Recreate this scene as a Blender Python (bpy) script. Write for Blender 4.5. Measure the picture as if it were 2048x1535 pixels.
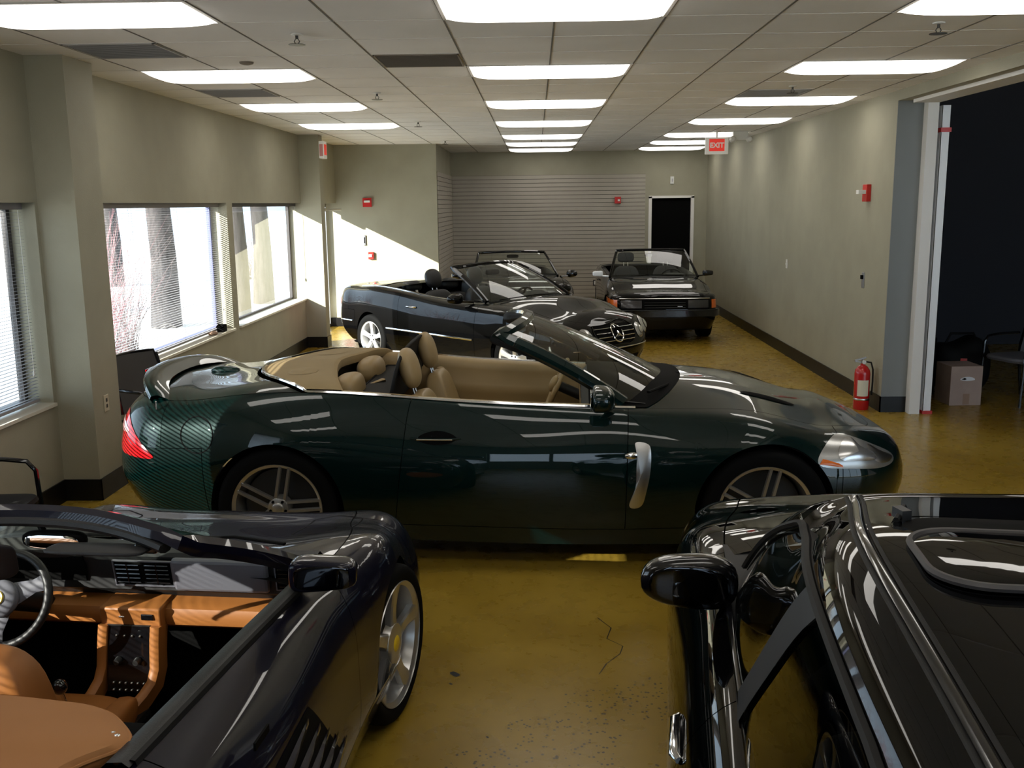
import bpy, math, random
import numpy as np
from mathutils import Vector, Matrix
for o in list(bpy.data.objects): bpy.data.objects.remove(o)
SC = bpy.context.scene
COL = SC.collection
random.seed(7)
PI = math.pi
R = math.radians

# ------------------------------------------------------------------ camera
def basis(pitch, yaw, roll):
    fw = Vector((-math.sin(yaw)*math.cos(pitch), math.cos(yaw)*math.cos(pitch), -math.sin(pitch)))
    r = Vector((math.cos(yaw), math.sin(yaw), 0)); u = r.cross(fw)
    return (r*math.cos(roll)+u*math.sin(roll), -r*math.sin(roll)+u*math.cos(roll), fw)
CZ = 2.0516
r_, u_, f_ = basis(R(10.463), R(1.4453), R(-.6337))
cam = bpy.data.cameras.new('camera'); camo = bpy.data.objects.new('camera', cam); COL.objects.link(camo)
m = Matrix.Identity(4)
for i, v in enumerate((r_, u_, -f_)):
    for j in range(3): m[j][i] = v[j]
m.translation = Vector((0, 0, CZ))
camo.matrix_world = m
cam.sensor_width = 36; cam.lens = 1950/2048*36; cam.clip_start = .05; cam.clip_end = 300
SC.camera = camo

# ------------------------------------------------------------------ world, sun, exposure
w = bpy.data.worlds.new('sky'); SC.world = w; w.use_nodes = True
wn = w.node_tree.nodes; bg = wn['Background']
bg.inputs[0].default_value = (.66, .82, 1.0, 1); bg.inputs[1].default_value = 8.0
sl = bpy.data.lights.new('sun', 'SUN'); so = bpy.data.objects.new('sun', sl); COL.objects.link(so)
so.rotation_euler = Vector((1.0, .80, -.50)).to_track_quat('-Z', 'Y').to_euler()
sl.energy = 60; sl.angle = R(.42); sl.color = (1, .94, .84)
SC.view_settings.view_transform = 'Standard'; SC.view_settings.look = 'None'
SC.view_settings.gamma = 1; SC.view_settings.use_curve_mapping = False
SC.view_settings.exposure = -1.22
LAMP = 9.5

# ------------------------------------------------------------------ materials
MATS = {}
def mat(name, col, rough=.5, metal=0, coat=0, spec=.5, coat_ior=1.34, emit=None, es=0, cr=.03, sheen=0):
    mt = bpy.data.materials.new(name); mt.use_nodes = True
    b = mt.node_tree.nodes['Principled BSDF']; I = b.inputs
    I['Base Color'].default_value = (*col, 1); I['Roughness'].default_value = rough; I['Metallic'].default_value = metal
    I['Coat Weight'].default_value = coat; I['Coat Roughness'].default_value = cr; I['Coat IOR'].default_value = coat_ior; I['Specular IOR Level'].default_value = spec
    if emit: I['Emission Color'].default_value = (*emit, 1); I['Emission Strength'].default_value = es
    if sheen: I['Sheen Weight'].default_value = sheen
    MATS[name] = mt; return mt
def nodes(mt): return mt.node_tree.nodes, mt.node_tree.links, mt.node_tree.nodes['Principled BSDF']
def noise_var(mt, c1, c2, scale, detail=4, lo=.35, hi=.65, bump=0, bscale=None, coord='Object', stretch=None):
    N, L, b = nodes(mt)
    tc = N.new('ShaderNodeTexCoord'); nz = N.new('ShaderNodeTexNoise'); cr = N.new('ShaderNodeValToRGB')
    nz.inputs['Scale'].default_value = scale; nz.inputs['Detail'].default_value = detail
    src = tc.outputs[coord]
    if stretch:
        mp = N.new('ShaderNodeMapping'); mp.inputs['Scale'].default_value = stretch; L.new(src, mp.inputs['Vector']); src = mp.outputs[0]
    L.new(src, nz.inputs['Vector']); L.new(nz.outputs['Fac'], cr.inputs['Fac'])
    cr.color_ramp.elements[0].position = lo; cr.color_ramp.elements[1].position = hi
    cr.color_ramp.elements[0].color = (*c1, 1); cr.color_ramp.elements[1].color = (*c2, 1)
    L.new(cr.outputs['Color'], b.inputs['Base Color'])
    if bump:
        n2 = N.new('ShaderNodeTexNoise'); n2.inputs['Scale'].default_value = bscale or scale*6; n2.inputs['Detail'].default_value = 3
        bp = N.new('ShaderNodeBump'); bp.inputs['Strength'].default_value = bump; bp.inputs['Distance'].default_value = .01
        L.new(src, n2.inputs['Vector']); L.new(n2.outputs['Fac'], bp.inputs['Height']); L.new(bp.outputs['Normal'], b.inputs['Normal'])
    return mt
def glassy(name, tint, refl=(1, 1, 1), ior=1.5, rough=.0, minfac=0.0):
    mt = bpy.data.materials.new(name); mt.use_nodes = True; N = mt.node_tree.nodes; L = mt.node_tree.links
    N.remove(N['Principled BSDF']); out = N['Material Output']
    t = N.new('ShaderNodeBsdfTransparent'); g = N.new('ShaderNodeBsdfGlossy'); mx = N.new('ShaderNodeMixShader'); lw = N.new('ShaderNodeLayerWeight')
    t.inputs[0].default_value = (*tint, 1); g.inputs['Color'].default_value = (*refl, 1); g.inputs['Roughness'].default_value = rough
    lw.inputs['Blend'].default_value = .5
    pw = N.new('ShaderNodeMath'); pw.operation = 'POWER'; pw.inputs[1].default_value = 5; L.new(lw.outputs['Facing'], pw.inputs[0])
    ma = N.new('ShaderNodeMath'); ma.operation = 'MULTIPLY_ADD'; ma.inputs[1].default_value = .93; ma.inputs[2].default_value = .045+minfac; ma.use_clamp = True
    L.new(pw.outputs[0], ma.inputs[0]); L.new(ma.outputs[0], mx.inputs[0])
    L.new(t.outputs[0], mx.inputs[1]); L.new(g.outputs[0], mx.inputs[2]); L.new(mx.outputs[0], out.inputs['Surface'])
    MATS[name] = mt; return mt
M = MATS
noise_var(mat('sage_wall', (.33, .32, .25), .7), (.325, .308, .228), (.355, .338, .252), 2.5, bump=.15, bscale=120)
noise_var(mat('sage_cool', (.22, .235, .24), .7), (.215, .23, .235), (.225, .24, .245), 2.5)  # cool daylight on the right wall end is put into this colour
mat('black_base', (.007, .0065, .006), .4, spec=.3)
mat('white_trim', (.82, .80, .77), .5)
mat('door_black', (.003, .003, .003), .8, spec=.05)
noise_var(mat('tile_white', (.62, .60, .56), .85), (.84, .83, .82), (.90, .89, .88), 1.6, bump=.1, bscale=200)
mat('grid_bar', (.70, .68, .65), .6); mat('grid_shaded', (.16, .15, .14), .7)
mat('vent_grey', (.42, .41, .40), .7); mat('vent_brown', (.22, .185, .15), .7)
mat('lens', (1, 1, 1), .5, emit=(1, .955, .885), es=LAMP)
mat('white_plastic', (.75, .75, .72), .4); mat('beige_plastic', (.55, .50, .38), .4)
mat('red_plastic', (.55, .02, .015), .35); mat('red_gloss', (.50, .01, .012), .25, coat=.6)
mat('chrome', (.85, .85, .86), .08, 1); mat('satin_metal', (.62, .61, .60), .28, 1)
mat('alloy', (.55, .54, .52), .30, .85, coat=.3); mat('alloy_bright', (.80, .80, .80), .3, .5, coat=.5)
mat('tyre', (.004, .004, .004), .8, spec=.08); mat('rubber', (.004, .004, .004), .6, spec=.3); mat('matte_black', (.002, .002, .002), .8, spec=.1)
mat('gloss_black', (.004, .004, .005), .15, coat=1); mat('dark_disc', (.06, .06, .06), .4, .8)
mat('paint_black', (.0012, .0012, .0015), .5, coat=1, cr=.02, spec=.0); mat('paint_black2', (.001, .001, .0012), .5, coat=1, cr=.02, spec=.05)
mat('paint_navy', (.003, .003, .011), .40, coat=1, cr=.02, spec=.1)
mat('paint_green', (.0003, .0098, .0088), .38, metal=.3, coat=1, cr=.015, spec=.1, coat_ior=1.47)
mat('brake', (.1, .1, .1), .4, 1)
noise_var(mat('leather_tan', (.36, .26, .135), .48), (.335, .232, .105), (.35, .243, .112), 8, bump=.05, bscale=300)
noise_var(mat('leather_cognac', (.34, .125, .027), .5), (.325, .118, .025), (.345, .127, .028), 6)
noise_var(mat('cloth_cognac', (.44, .19, .06), .75), (.37, .16, .05), (.39, .17, .054), 5)
noise_var(mat('canvas_tan', (.33, .25, .13), .85), (.30, .215, .10), (.325, .235, .112), 6, bump=.2, bscale=400)
noise_var(mat('leather_black', (.008, .008, .009), .45), (.007, .007, .008), (.010, .010, .011), 8, bump=.1, bscale=260)
noise_var(mat('dash_black', (.02, .02, .021), .6), (.009, .009, .010), (.011, .011, .012), 8)
mat('dash_grey', (.13, .132, .155), .45)
mat('seat_grey', (.035, .035, .038), .8); mat('mesh_black', (.005, .005, .005), .7, spec=.2)
mat('orange_lens', (.75, .16, .02), .2, coat=.6); mat('red_lens', (.55, .008, .012), .15, coat=1); mat('pink_lens', (.75, .35, .35), .15, coat=1)
mat('lamp_inner', (.55, .55, .55), .22, .8, coat=1); mat('lamp_dark', (.05, .05, .055), .2, .6, coat=1)
mat('yellow', (.85, .58, .02), .35, coat=.5); mat('mirror', (.9, .9, .9), .02, 1); mat('mirror_dark_reflection', (.06, .06, .065), .03, 1); mat('lamp_grey', (.40, .40, .39), .3, .7, coat=1); mat('chair_mesh', (.055, .052, .05), .8)  # the darker mirror copy has a dim room reflection put into its colour
mat('blue_white', (.88, .90, .93), .35)
noise_var(mat('cardboard', (.40, .29, .25), .8), (.37, .27, .23), (.43, .32, .27), 5)
mat('tape', (.30, .18, .12), .5); mat('paper', (.75, .75, .78), .7); mat('label', (.70, .66, .52), .6)
mat('steel', (.5, .5, .52), .35, 1)
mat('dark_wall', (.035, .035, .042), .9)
mat('blind', (.26, .25, .255), .5); mat('frame_dark', (.05, .045, .045), .5); mat('frame_blue', (.10, .11, .22), .5)
mat('sill', (.62, .59, .50), .35)
noise_var(mat('slat_face', (.40, .365, .31), .6), (.39, .355, .30), (.41, .375, .32), 4); mat('slat_groove', (.05, .045, .04), .8)
noise_var(mat('bark', (.10, .085, .08), .9), (.022, .019, .020), (.06, .052, .052), 6, stretch=(3, 3, .5), bump=.6, bscale=20)
noise_var(mat('snow_ground', (.7, .7, .68), .9), (.55, .53, .5), (.8, .8, .78), .8)
mat('twig', (.16, .12, .12), .9); mat('twig_red', (.32, .16, .18), .9); mat('exit_white', (.8, .8, .76), .4, emit=(1, .95, .85), es=.25)
mat('exit_red', (.8, .03, .02), .4, emit=(1, .05, .03), es=.8)
glassy('window_glass', (.96, .98, .98)); glassy('car_glass', (.80, .86, .80), minfac=.02); glassy('car_glass_dark', (.20, .22, .22), minfac=-.01)
glassy('clear_lens', (.95, .95, .95), minfac=.04)

def floor_material():
    mt = mat('stained_concrete', (.3, .2, .03), .25)
    N, L, b = nodes(mt)
    tc = N.new('ShaderNodeTexCoord')
    n1 = N.new('ShaderNodeTexNoise'); n1.inputs['Scale'].default_value = .9; n1.inputs['Detail'].default_value = 6; n1.inputs['Distortion'].default_value = .8
    n2 = N.new('ShaderNodeTexNoise'); n2.inputs['Scale'].default_value = 9; n2.inputs['Detail'].default_value = 4
    for n in (n1, n2): L.new(tc.outputs['Object'], n.inputs['Vector'])
    c1 = N.new('ShaderNodeValToRGB'); e = c1.color_ramp.elements
    e[0].position = .3; e[0].color = (.245, .145, .014, 1); e[1].position = .72; e[1].color = (.40, .265, .040, 1)
    k = e.new(.5); k.color = (.315, .20, .022, 1)
    L.new(n1.outputs['Fac'], c1.inputs['Fac'])
    c2 = N.new('ShaderNodeValToRGB'); e = c2.color_ramp.elements
    e[0].position = .3; e[0].color = (.93, .93, .93, 1); e[1].position = .7; e[1].color = (1.04, 1.04, 1.04, 1)
    L.new(n2.outputs['Fac'], c2.inputs['Fac'])
    mx = N.new('ShaderNodeMix'); mx.data_type = 'RGBA'; mx.blend_type = 'MULTIPLY'; mx.inputs['Factor'].default_value = 1
    L.new(c1.outputs['Color'], mx.inputs['A']); L.new(c2.outputs['Color'], mx.inputs['B'])
    # small dark pits, dense in a broad patch near the dark sedan
    v = N.new('ShaderNodeTexVoronoi'); v.inputs['Scale'].default_value = 42; v.inputs['Randomness'].default_value = 1
    L.new(tc.outputs['Object'], v.inputs['Vector'])
    th = N.new('ShaderNodeMath'); th.operation = 'LESS_THAN'; th.inputs[1].default_value = .24; L.new(v.outputs['Distance'], th.inputs[0])
    n3 = N.new('ShaderNodeTexNoise'); n3.inputs['Scale'].default_value = 2.2; L.new(tc.outputs['Object'], n3.inputs['Vector'])
    t3 = N.new('ShaderNodeMath'); t3.operation = 'GREATER_THAN'; t3.inputs[1].default_value = .49; L.new(n3.outputs['Fac'], t3.inputs[0])
    pm = N.new('ShaderNodeMath'); pm.operation = 'MULTIPLY'; L.new(th.outputs[0], pm.inputs[0]); L.new(t3.outputs[0], pm.inputs[1])
    sx = N.new('ShaderNodeSeparateXYZ'); L.new(tc.outputs['Object'], sx.inputs[0])
    # distance falloff from the spalled area at (.1, 3.0)
    dx = N.new('ShaderNodeVectorMath'); dx.operation = 'DISTANCE'; dx.inputs[1].default_value = (.45, 3.0, 0); L.new(tc.outputs['Object'], dx.inputs[0])
    lt = N.new('ShaderNodeMath'); lt.operation = 'LESS_THAN'; lt.inputs[1].default_value = 1.0; L.new(dx.outputs['Value'], lt.inputs[0])
    pm2 = N.new('ShaderNodeMath'); pm2.operation = 'MULTIPLY'; L.new(pm.outputs[0], pm2.inputs[0]); L.new(lt.outputs[0], pm2.inputs[1])
    m2 = N.new('ShaderNodeMix'); m2.data_type = 'RGBA'; L.new(pm2.outputs[0], m2.inputs['Factor'])
    L.new(mx.outputs['Result'], m2.inputs['A']); m2.inputs['B'].default_value = (.07, .045, .012, 1)
    L.new(m2.outputs['Result'], b.inputs['Base Color'])
    rr = N.new('ShaderNodeMapRange'); rr.inputs['To Min'].default_value = .23; rr.inputs['To Max'].default_value = .33
    L.new(n2.outputs['Fac'], rr.inputs['Value']); L.new(rr.outputs['Result'], b.inputs['Roughness'])
    bp = N.new('ShaderNodeBump'); bp.inputs['Strength'].default_value = .05; bp.inputs['Distance'].default_value = .01
    sb = N.new('ShaderNodeMath'); sb.operation = 'SUBTRACT'; L.new(n2.outputs['Fac'], sb.inputs[0]); L.new(pm2.outputs[0], sb.inputs[1])
    L.new(sb.outputs[0], bp.inputs['Height']); L.new(bp.outputs['Normal'], b.inputs['Normal'])
    return mt
floor_material()

# ------------------------------------------------------------------ mesh helpers
class MB:
    def __init__(s): s.v = []; s.f = []; s.m = []; s.cur = 0; s.mats = []
    def use(s, name):
        if name not in s.mats: s.mats.append(name)
        s.cur = s.mats.index(name); return s
    def add(s, V, F):
        n = len(s.v); s.v.extend([tuple(float(c) for c in p) for p in V])
        s.f.extend([tuple(i+n for i in f) for f in F]); s.m.extend([s.cur]*len(F)); return s
    def grid(s, P, flip=False, wu=False, wv=False):
        P = np.asarray(P); a, b = P.shape[:2]; F = []
        for i in range(a if wu else a-1):
            for j in range(b if wv else b-1):
                q = (i*b+j, ((i+1) % a)*b+j, ((i+1) % a)*b+(j+1) % b, i*b+(j+1) % b)
                F.append(q[::-1] if flip else q)
        return s.add(P.reshape(-1, 3), F)
    def mgrid(s, P, flip=False):
        P = np.asarray(P); s.grid(P, flip); Q = P.copy(); Q[..., 1] *= -1; return s.grid(Q, not flip)
    def box(s, c, d, rz=0, ry=0, rx=0):
        c = Vector(c); mt = Matrix.Rotation(rz, 3, 'Z') @ Matrix.Rotation(ry, 3, 'Y') @ Matrix.Rotation(rx, 3, 'X')
        V = [c+mt@Vector((x*d[0]/2, y*d[1]/2, z*d[2]/2)) for x in (-1, 1) for y in (-1, 1) for z in (-1, 1)]
        return s.add(V, [(0, 1, 3, 2), (4, 6, 7, 5), (0, 4, 5, 1), (2, 3, 7, 6), (0, 2, 6, 4), (1, 5, 7, 3)])
    def bb(s, x0, x1, y0, y1, z0, z1): return s.box(((x0+x1)/2, (y0+y1)/2, (z0+z1)/2), (abs(x1-x0), abs(y1-y0), abs(z1-z0)))
    def tube(s, path, r, n=8, cap=True, flat=1, up=(0, 0, 1)):
        path = [Vector(p) for p in path]; rs = r if hasattr(r, '__len__') else [r]*len(path); G = []
        up = Vector(up); a = None
        for i, p in enumerate(path):
            t = (path[min(i+1, len(path)-1)]-path[max(i-1, 0)]).normalized()
            if a is None:
                a = t.cross(up)
                if a.length < .3: a = t.cross(Vector((1, 0, 0)))
                if a.length < .3: a = t.cross(Vector((0, 1, 0)))
            a = a-t*a.dot(t); a.normalize(); b = a.cross(t)
            G.append([p+a*math.cos(2*PI*k/n)*rs[i]+b*math.sin(2*PI*k/n)*rs[i]*flat for k in range(n)])
        s.grid(np.array([[tuple(q) for q in g] for g in G]), wv=True)
        if cap:
            for g, fl in ((G[0], False), (G[-1], True)):
                f = tuple(range(n)); s.add(g, [f[::-1] if fl else f])
        return s
    def sweep(s, path, prof, up=(0, 0, 1), closed=True):
        path = [Vector(p) for p in path]; G = []
        for i, p in enumerate(path):
            t = (path[min(i+1, len(path)-1)]-path[max(i-1, 0)]).normalized()
            u = up[i] if hasattr(up[0], '__len__') else up
            u = Vector(u); a = t.cross(u).normalized(); b = a.cross(t)
            G.append([tuple(p+a*q[0]+b*q[1]) for q in prof])
        s.grid(np.array(G), wv=closed)
        if closed:
            f = tuple(range(len(prof))); s.add(G[0], [f]); s.add(G[-1], [f[::-1]])
        return s
    def lathe(s, prof, n=48, axis='Y', c=(0, 0, 0)):
        G = []
        for k in range(n):
            a = 2*PI*k/n
            if axis == 'Y': G.append([(c[0]+r*math.cos(a), c[1]+h, c[2]+r*math.sin(a)) for r, h in prof])
            elif axis == 'Z': G.append([(c[0]+r*math.cos(a), c[1]+r*math.sin(a), c[2]+h) for r, h in prof])
            else: G.append([(c[0]+h, c[1]+r*math.cos(a), c[2]+r*math.sin(a)) for r, h in prof])
        return s.grid(np.array(G), wu=True, flip=(axis == 'Y'))
    def prism(s, poly, y0, y1, plane='xz'):
        n = len(poly)
        def P(p, h): return (p[0], h, p[1]) if plane == 'xz' else ((p[0], p[1], h) if plane == 'xy' else (h, p[0], p[1]))
        V = [P(p, y0) for p in poly]+[P(p, y1) for p in poly]
        return s.add(V, [tuple(range(n)), tuple(range(2*n-1, n-1, -1))]+[(i, i+n, (i+1) % n+n, (i+1) % n) for i in range(n)])
    def ellipsoid(s, c, r, nu=16, nv=10, e1=1, e2=1, mod=None, M3=None):
        G = []
        sp = lambda x, e: math.copysign(abs(x)**e, x)
        for i in range(nv+1):
            t = -PI/2+PI*i/nv; row = []
            for j in range(nu):
                p = 2*PI*j/nu
                q = [sp(math.cos(t), e1)*sp(math.cos(p), e2)*r[0], sp(math.cos(t), e1)*sp(math.sin(p), e2)*r[1], sp(math.sin(t), e1)*r[2]]
                if mod: q = mod(q)
                if M3 is not None: q = M3@Vector(q)
                row.append((q[0]+c[0], q[1]+c[1], q[2]+c[2]))
            G.append(row)
        return s.grid(np.array(G), wv=True, flip=True)
    def build(s, name, mt=None, parent=None, smooth=True, loc=None, weld=True, bevel=0, sharp=38, sub=0, recalc=False):
        me = bpy.data.meshes.new(name); me.from_pydata(s.v, [], s.f)
        names = s.mats if s.mats else [mt]
        for x in names: me.materials.append(M[x])
        if s.mats:
            for p, k in zip(me.polygons, s.m): p.material_index = k
        import bmesh
        bm = bmesh.new(); bm.from_mesh(me)
        if weld: bmesh.ops.remove_doubles(bm, verts=bm.verts, dist=.0004)
        if recalc: bmesh.ops.recalc_face_normals(bm, faces=bm.faces)
        if smooth:
            for f in bm.faces: f.smooth = True
            ca = math.radians(sharp)
            for e in bm.edges:
                if len(e.link_faces) == 2 and e.calc_face_angle(0) > ca: e.smooth = False
        bm.to_mesh(me); bm.free()
        o = bpy.data.objects.new(name, me); COL.objects.link(o)
        if parent: o.parent = parent
        if loc is not None: o.location = loc
        if bevel:
            b = o.modifiers.new('bevel', 'BEVEL'); b.width = bevel; b.segments = 2; b.limit_method = 'ANGLE'
        if sub:
            b = o.modifiers.new('sub', 'SUBSURF'); b.levels = sub; b.render_levels = sub
        return o
def tag(o, label=None, cat=None, group=None, kind=None):
    if label: o['label'] = label
    if cat: o['category'] = cat
    if group: o['group'] = group
    if kind: o['kind'] = kind
    return o
def empty(name, loc=(0, 0, 0), rz=0, label=None, cat=None, group=None):
    o = bpy.data.objects.new(name, None); COL.objects.link(o); o.location = loc; o.rotation_euler = (0, 0, rz); o.empty_display_size = .1
    return tag(o, label, cat, group)
def copy_tree(o, parent=None):
    c = o.copy(); COL.objects.link(c); c.parent = parent
    for ch in [x for x in bpy.data.objects if x.parent == o]: copy_tree(ch, c)
    return c
def struct(mb, name, mt, **k): return tag(mb.build(name, mt, smooth=False, weld=False, **k), kind='structure')
# ------------------------------------------------------------------ room shell
XL, XR, YB, YF, ZC = -3.37, 3.38, -3.2, 19.6, 3.05
XO = XL-.23
BH_ = .155
JY, JX = 16.7, -1.65
mb = MB(); mb.bb(XO-.0, 14, YB-.2, YF+.2, -.12, 0); fl = struct(mb, 'floor', 'stained_concrete')
cr_ = [(.30, 4.62), (.36, 4.50), (.33, 4.38), (.40, 4.30), (.38, 4.22), (.31, 4.12), (.27, 4.02)]
mb = MB()
for (x0, y0), (x1, y1) in zip(cr_[:-1], cr_[1:]): mb.add([(x0-.003, y0, .0006), (x0+.003, y0, .0006), (x1+.002, y1, .0006), (x1-.002, y1, .0006)], [(0, 1, 2, 3)])
mb.build('crack', 'leather_black', fl, smooth=False)
for cx, cy, q in ((-.37, 4.02, .022), (-.38, 3.93, .008), (-.62, 3.12, .012), (-.2, 3.5, .006)):
    mb = MB(); mb.add([(cx+q*(1+.35*math.sin(5*k))*math.cos(k*.63), cy+q*(1+.35*math.sin(5*k))*math.sin(k*.63), .0006) for k in range(10)], [tuple(range(10))]); mb.build('chip', 'leather_black', fl, smooth=False)
mb = MB(); mb.bb(XO, XR+.24, YB-.2, YF+.2, ZC, ZC+.1); struct(mb, 'ceiling', 'tile_white')
# ceiling grid bars (one ceiling pattern), tile edge shade painted into the lengthwise ones
mb = MB().use('grid_shaded')
k0 = int((XL-.113)/.6096)-1
for k in range(-6, 7):
    x = .113+.6096*k
    if XL+.02 < x < XR-.02:
        y1 = JY if x < JX else YF
        mb.bb(x-.0045, x+.0045, YB, y1, ZC-.0035, ZC+.01)
mb.use('grid_bar')
y = 7.44-.6096*18
while y < YF:
    mb.bb(XL, XR, y-.004, y+.004, ZC-.0025, ZC+.01); y += .6096
struct(mb, 'trim_1', None)
WIN = [(-.5, 2.6), (3.9, 6.60), (7.12, 10.75), (10.95, 14.2)]
Z0, Z1 = .70, 2.095
mb = MB()
mb.bb(XO, XL, YB-.2, 14.33, 0, Z0); mb.bb(XO, XL, YB-.2, JY+.2, Z1, ZC)
prev = YB-.2
for a, b in WIN: mb.bb(XO, XL, prev, a, Z0, Z1); prev = b
mb.bb(XO, XL, prev, 14.45, Z0, Z1); mb.bb(XO, XL, 14.33, 14.45, 0, Z0)
struct(mb, 'wall_left', 'sage_wall')
mb = MB(); mb.bb(XL, -3.11, 6.64, 7.07, 0, ZC); struct(mb, 'wall_left_column', 'sage_wall')
mb = MB(); mb.bb(XL, -3.08, 14.2, 14.45, 0, ZC); struct(mb, 'wall_left_far_column', 'sage_wall')
mb = MB(); mb.bb(XO, JX, JY, YF+.2, 0, ZC); struct(mb, 'wall_far_left', 'sage_wall')
mb = MB()
D0, D1, DZ = 2.27, 3.10, 2.13
mb.bb(JX, D0, YF, YF+.2, 0, ZC); mb.bb(D1, XR+.24, YF, YF+.2, 0, ZC); mb.bb(D0, D1, YF, YF+.2, DZ, ZC)
struct(mb, 'wall_far', 'sage_wall')
mb = MB(); mb.bb(XR, XR+.24, 9.47, YF, 0, ZC); mb.bb(XR, XR+.24, YB, 9.47, 2.955, ZC); struct(mb, 'wall_right', 'sage_wall')
mb = MB()
BW = [(-1.2, 2.6, 1.0, 2.1), (4.3, 11.5, .15, 4.2)]
mb.bb(XO, BW[0][0], YB-.2, YB, 0, 5); mb.bb(BW[0][0], BW[0][1], YB-.2, YB, 0, BW[0][2]); mb.bb(BW[0][0], BW[0][1], YB-.2, YB, BW[0][3], 5)
mb.bb(BW[0][1], BW[1][0], YB-.2, YB, 0, 5); mb.bb(BW[1][0], BW[1][1], YB-.2, YB, 0, BW[1][2]); mb.bb(BW[1][0], BW[1][1], YB-.2, YB, BW[1][3], 5); mb.bb(BW[1][1], 14, YB-.2, YB, 0, 5)
struct(mb, 'wall_back', 'sage_cool')
mb = MB(); mb.bb(XR+.001, XR+.24, 9.462, 9.471, BH_, 2.955); struct(mb, 'wall_right_end_daylit', 'sage_cool')  # thin sheet over the wall end, bluish daylight painted into its colour
# far door: white frame, black leaf set back
mb = MB()
for x in (D0, D1): mb.bb(x-.03, x+.03, YF-.015, YF+.12, 0, DZ+.03)
mb.bb(D0-.03, D1+.03, YF-.015, YF+.12, DZ-.0, DZ+.045); struct(mb, 'trim_2', 'white_trim')
mb = MB(); mb.bb(D0+.03, D1-.03, YF+.05, YF+.09, .01, DZ); d = struct(mb, 'door_1', 'door_black')
mb = MB(); mb.tube([(D0+.10, YF+.05, 1.0), (D0+.10, YF+.0, 1.0), (D0+.22, YF+.0, 1.0)], .011); mb.build('door_handle', 'matte_black', d)
# baseboards
BH = .155
def base(name, segs):
    m_ = MB()
    for s in segs: m_.bb(*s, 0.0, BH)
    struct(m_, name, 'black_base')
base('baseboard_left', [(XL, XL+.012, YB, 6.64), (XL, -3.098, 6.628, 6.64), (-3.11, -3.098, 6.628, 7.082), (XL, -3.098, 7.07, 7.082), (XL, XL+.012, 7.07, 14.2), (XL, -3.068, 14.188, 14.2), (-3.08, -3.068, 14.188, 14.462)])
base('baseboard_far', [(XO, JX+.012, JY-.012, JY), (JX, JX+.012, JY, YF), (JX, D0-.03, YF-.012, YF), (D1+.03, XR, YF-.012, YF)])
base('baseboard_right', [(XR-.012, XR, 9.458, YF), (XR-.012, XR+.25, 9.458, 9.47)])
# right opening trim: white jamb, head trim, vertical door track
mb = MB(); mb.bb(XR+.24, XR+.34, 9.36, 9.50, 0, 2.955); mb.bb(XR+.10, XR+.34, YB, 9.36, 2.925, 2.955); struct(mb, 'trim_3', 'white_trim')
tr = empty('door_track', (XR+.42, 9.42, 0), label='tall pale metal roll-up door track rising beside the white jamb of the dark opening', cat='door track')
mb = MB(); mb.bb(-.045, -.040, -.05, .05, 0, 2.9); mb.bb(-.045, .03, .045, .05, 0, 2.9); mb.bb(-.045, .03, -.05, -.045, 0, 2.9); mb.build('rail', 'blue_white', tr, smooth=False)
mb = MB(); mb.bb(-.05, .045, -.06, .055, 2.66, 2.70); mb.build('red_bracket', 'red_plastic', tr, smooth=False)
mb = MB(); mb.bb(-.05, .045, -.06, .055, 0, .03); mb.build('red_foot', 'red_plastic', tr, smooth=False)
# dark side room
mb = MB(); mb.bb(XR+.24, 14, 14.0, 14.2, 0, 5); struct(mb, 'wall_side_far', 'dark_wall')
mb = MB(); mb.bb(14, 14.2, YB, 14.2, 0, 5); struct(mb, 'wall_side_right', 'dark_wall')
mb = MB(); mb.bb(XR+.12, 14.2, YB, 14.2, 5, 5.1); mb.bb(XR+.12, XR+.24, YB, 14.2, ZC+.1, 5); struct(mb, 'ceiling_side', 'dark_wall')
# glass entry door at the far left
def fr(y0, y1, z0, z1, t=.05, name='window_frame', mt='frame_dark', x=XO+.05, parent=None):
    m_ = MB()
    m_.bb(x-.02, x+.02, y0, y1, z0, z0+t); m_.bb(x-.02, x+.02, y0, y1, z1-t, z1); m_.bb(x-.02, x+.02, y0, y0+t, z0+t, z1-t); m_.bb(x-.02, x+.02, y1-t, y1, z0+t, z1-t)
    return m_.build(name, mt, parent, smooth=False)
mb = MB(); mb.bb(XO+.045, XO+.05, 14.55, 16.62, .05, 2.05); d2 = struct(mb, 'door_2', 'window_glass')
fr(14.47, 16.68, .0, 2.09, .06, 'door_frame', 'satin_metal', parent=d2)
mb = MB(); mb.tube([(XO+.02, 16.4, 1.99), (XO+.36, 16.5, 1.99)], .012); mb.bb(XO+.06, XO+.1, 16.2, 16.5, 1.96, 2.02); mb.build('door_closer', 'steel', d2)
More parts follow.
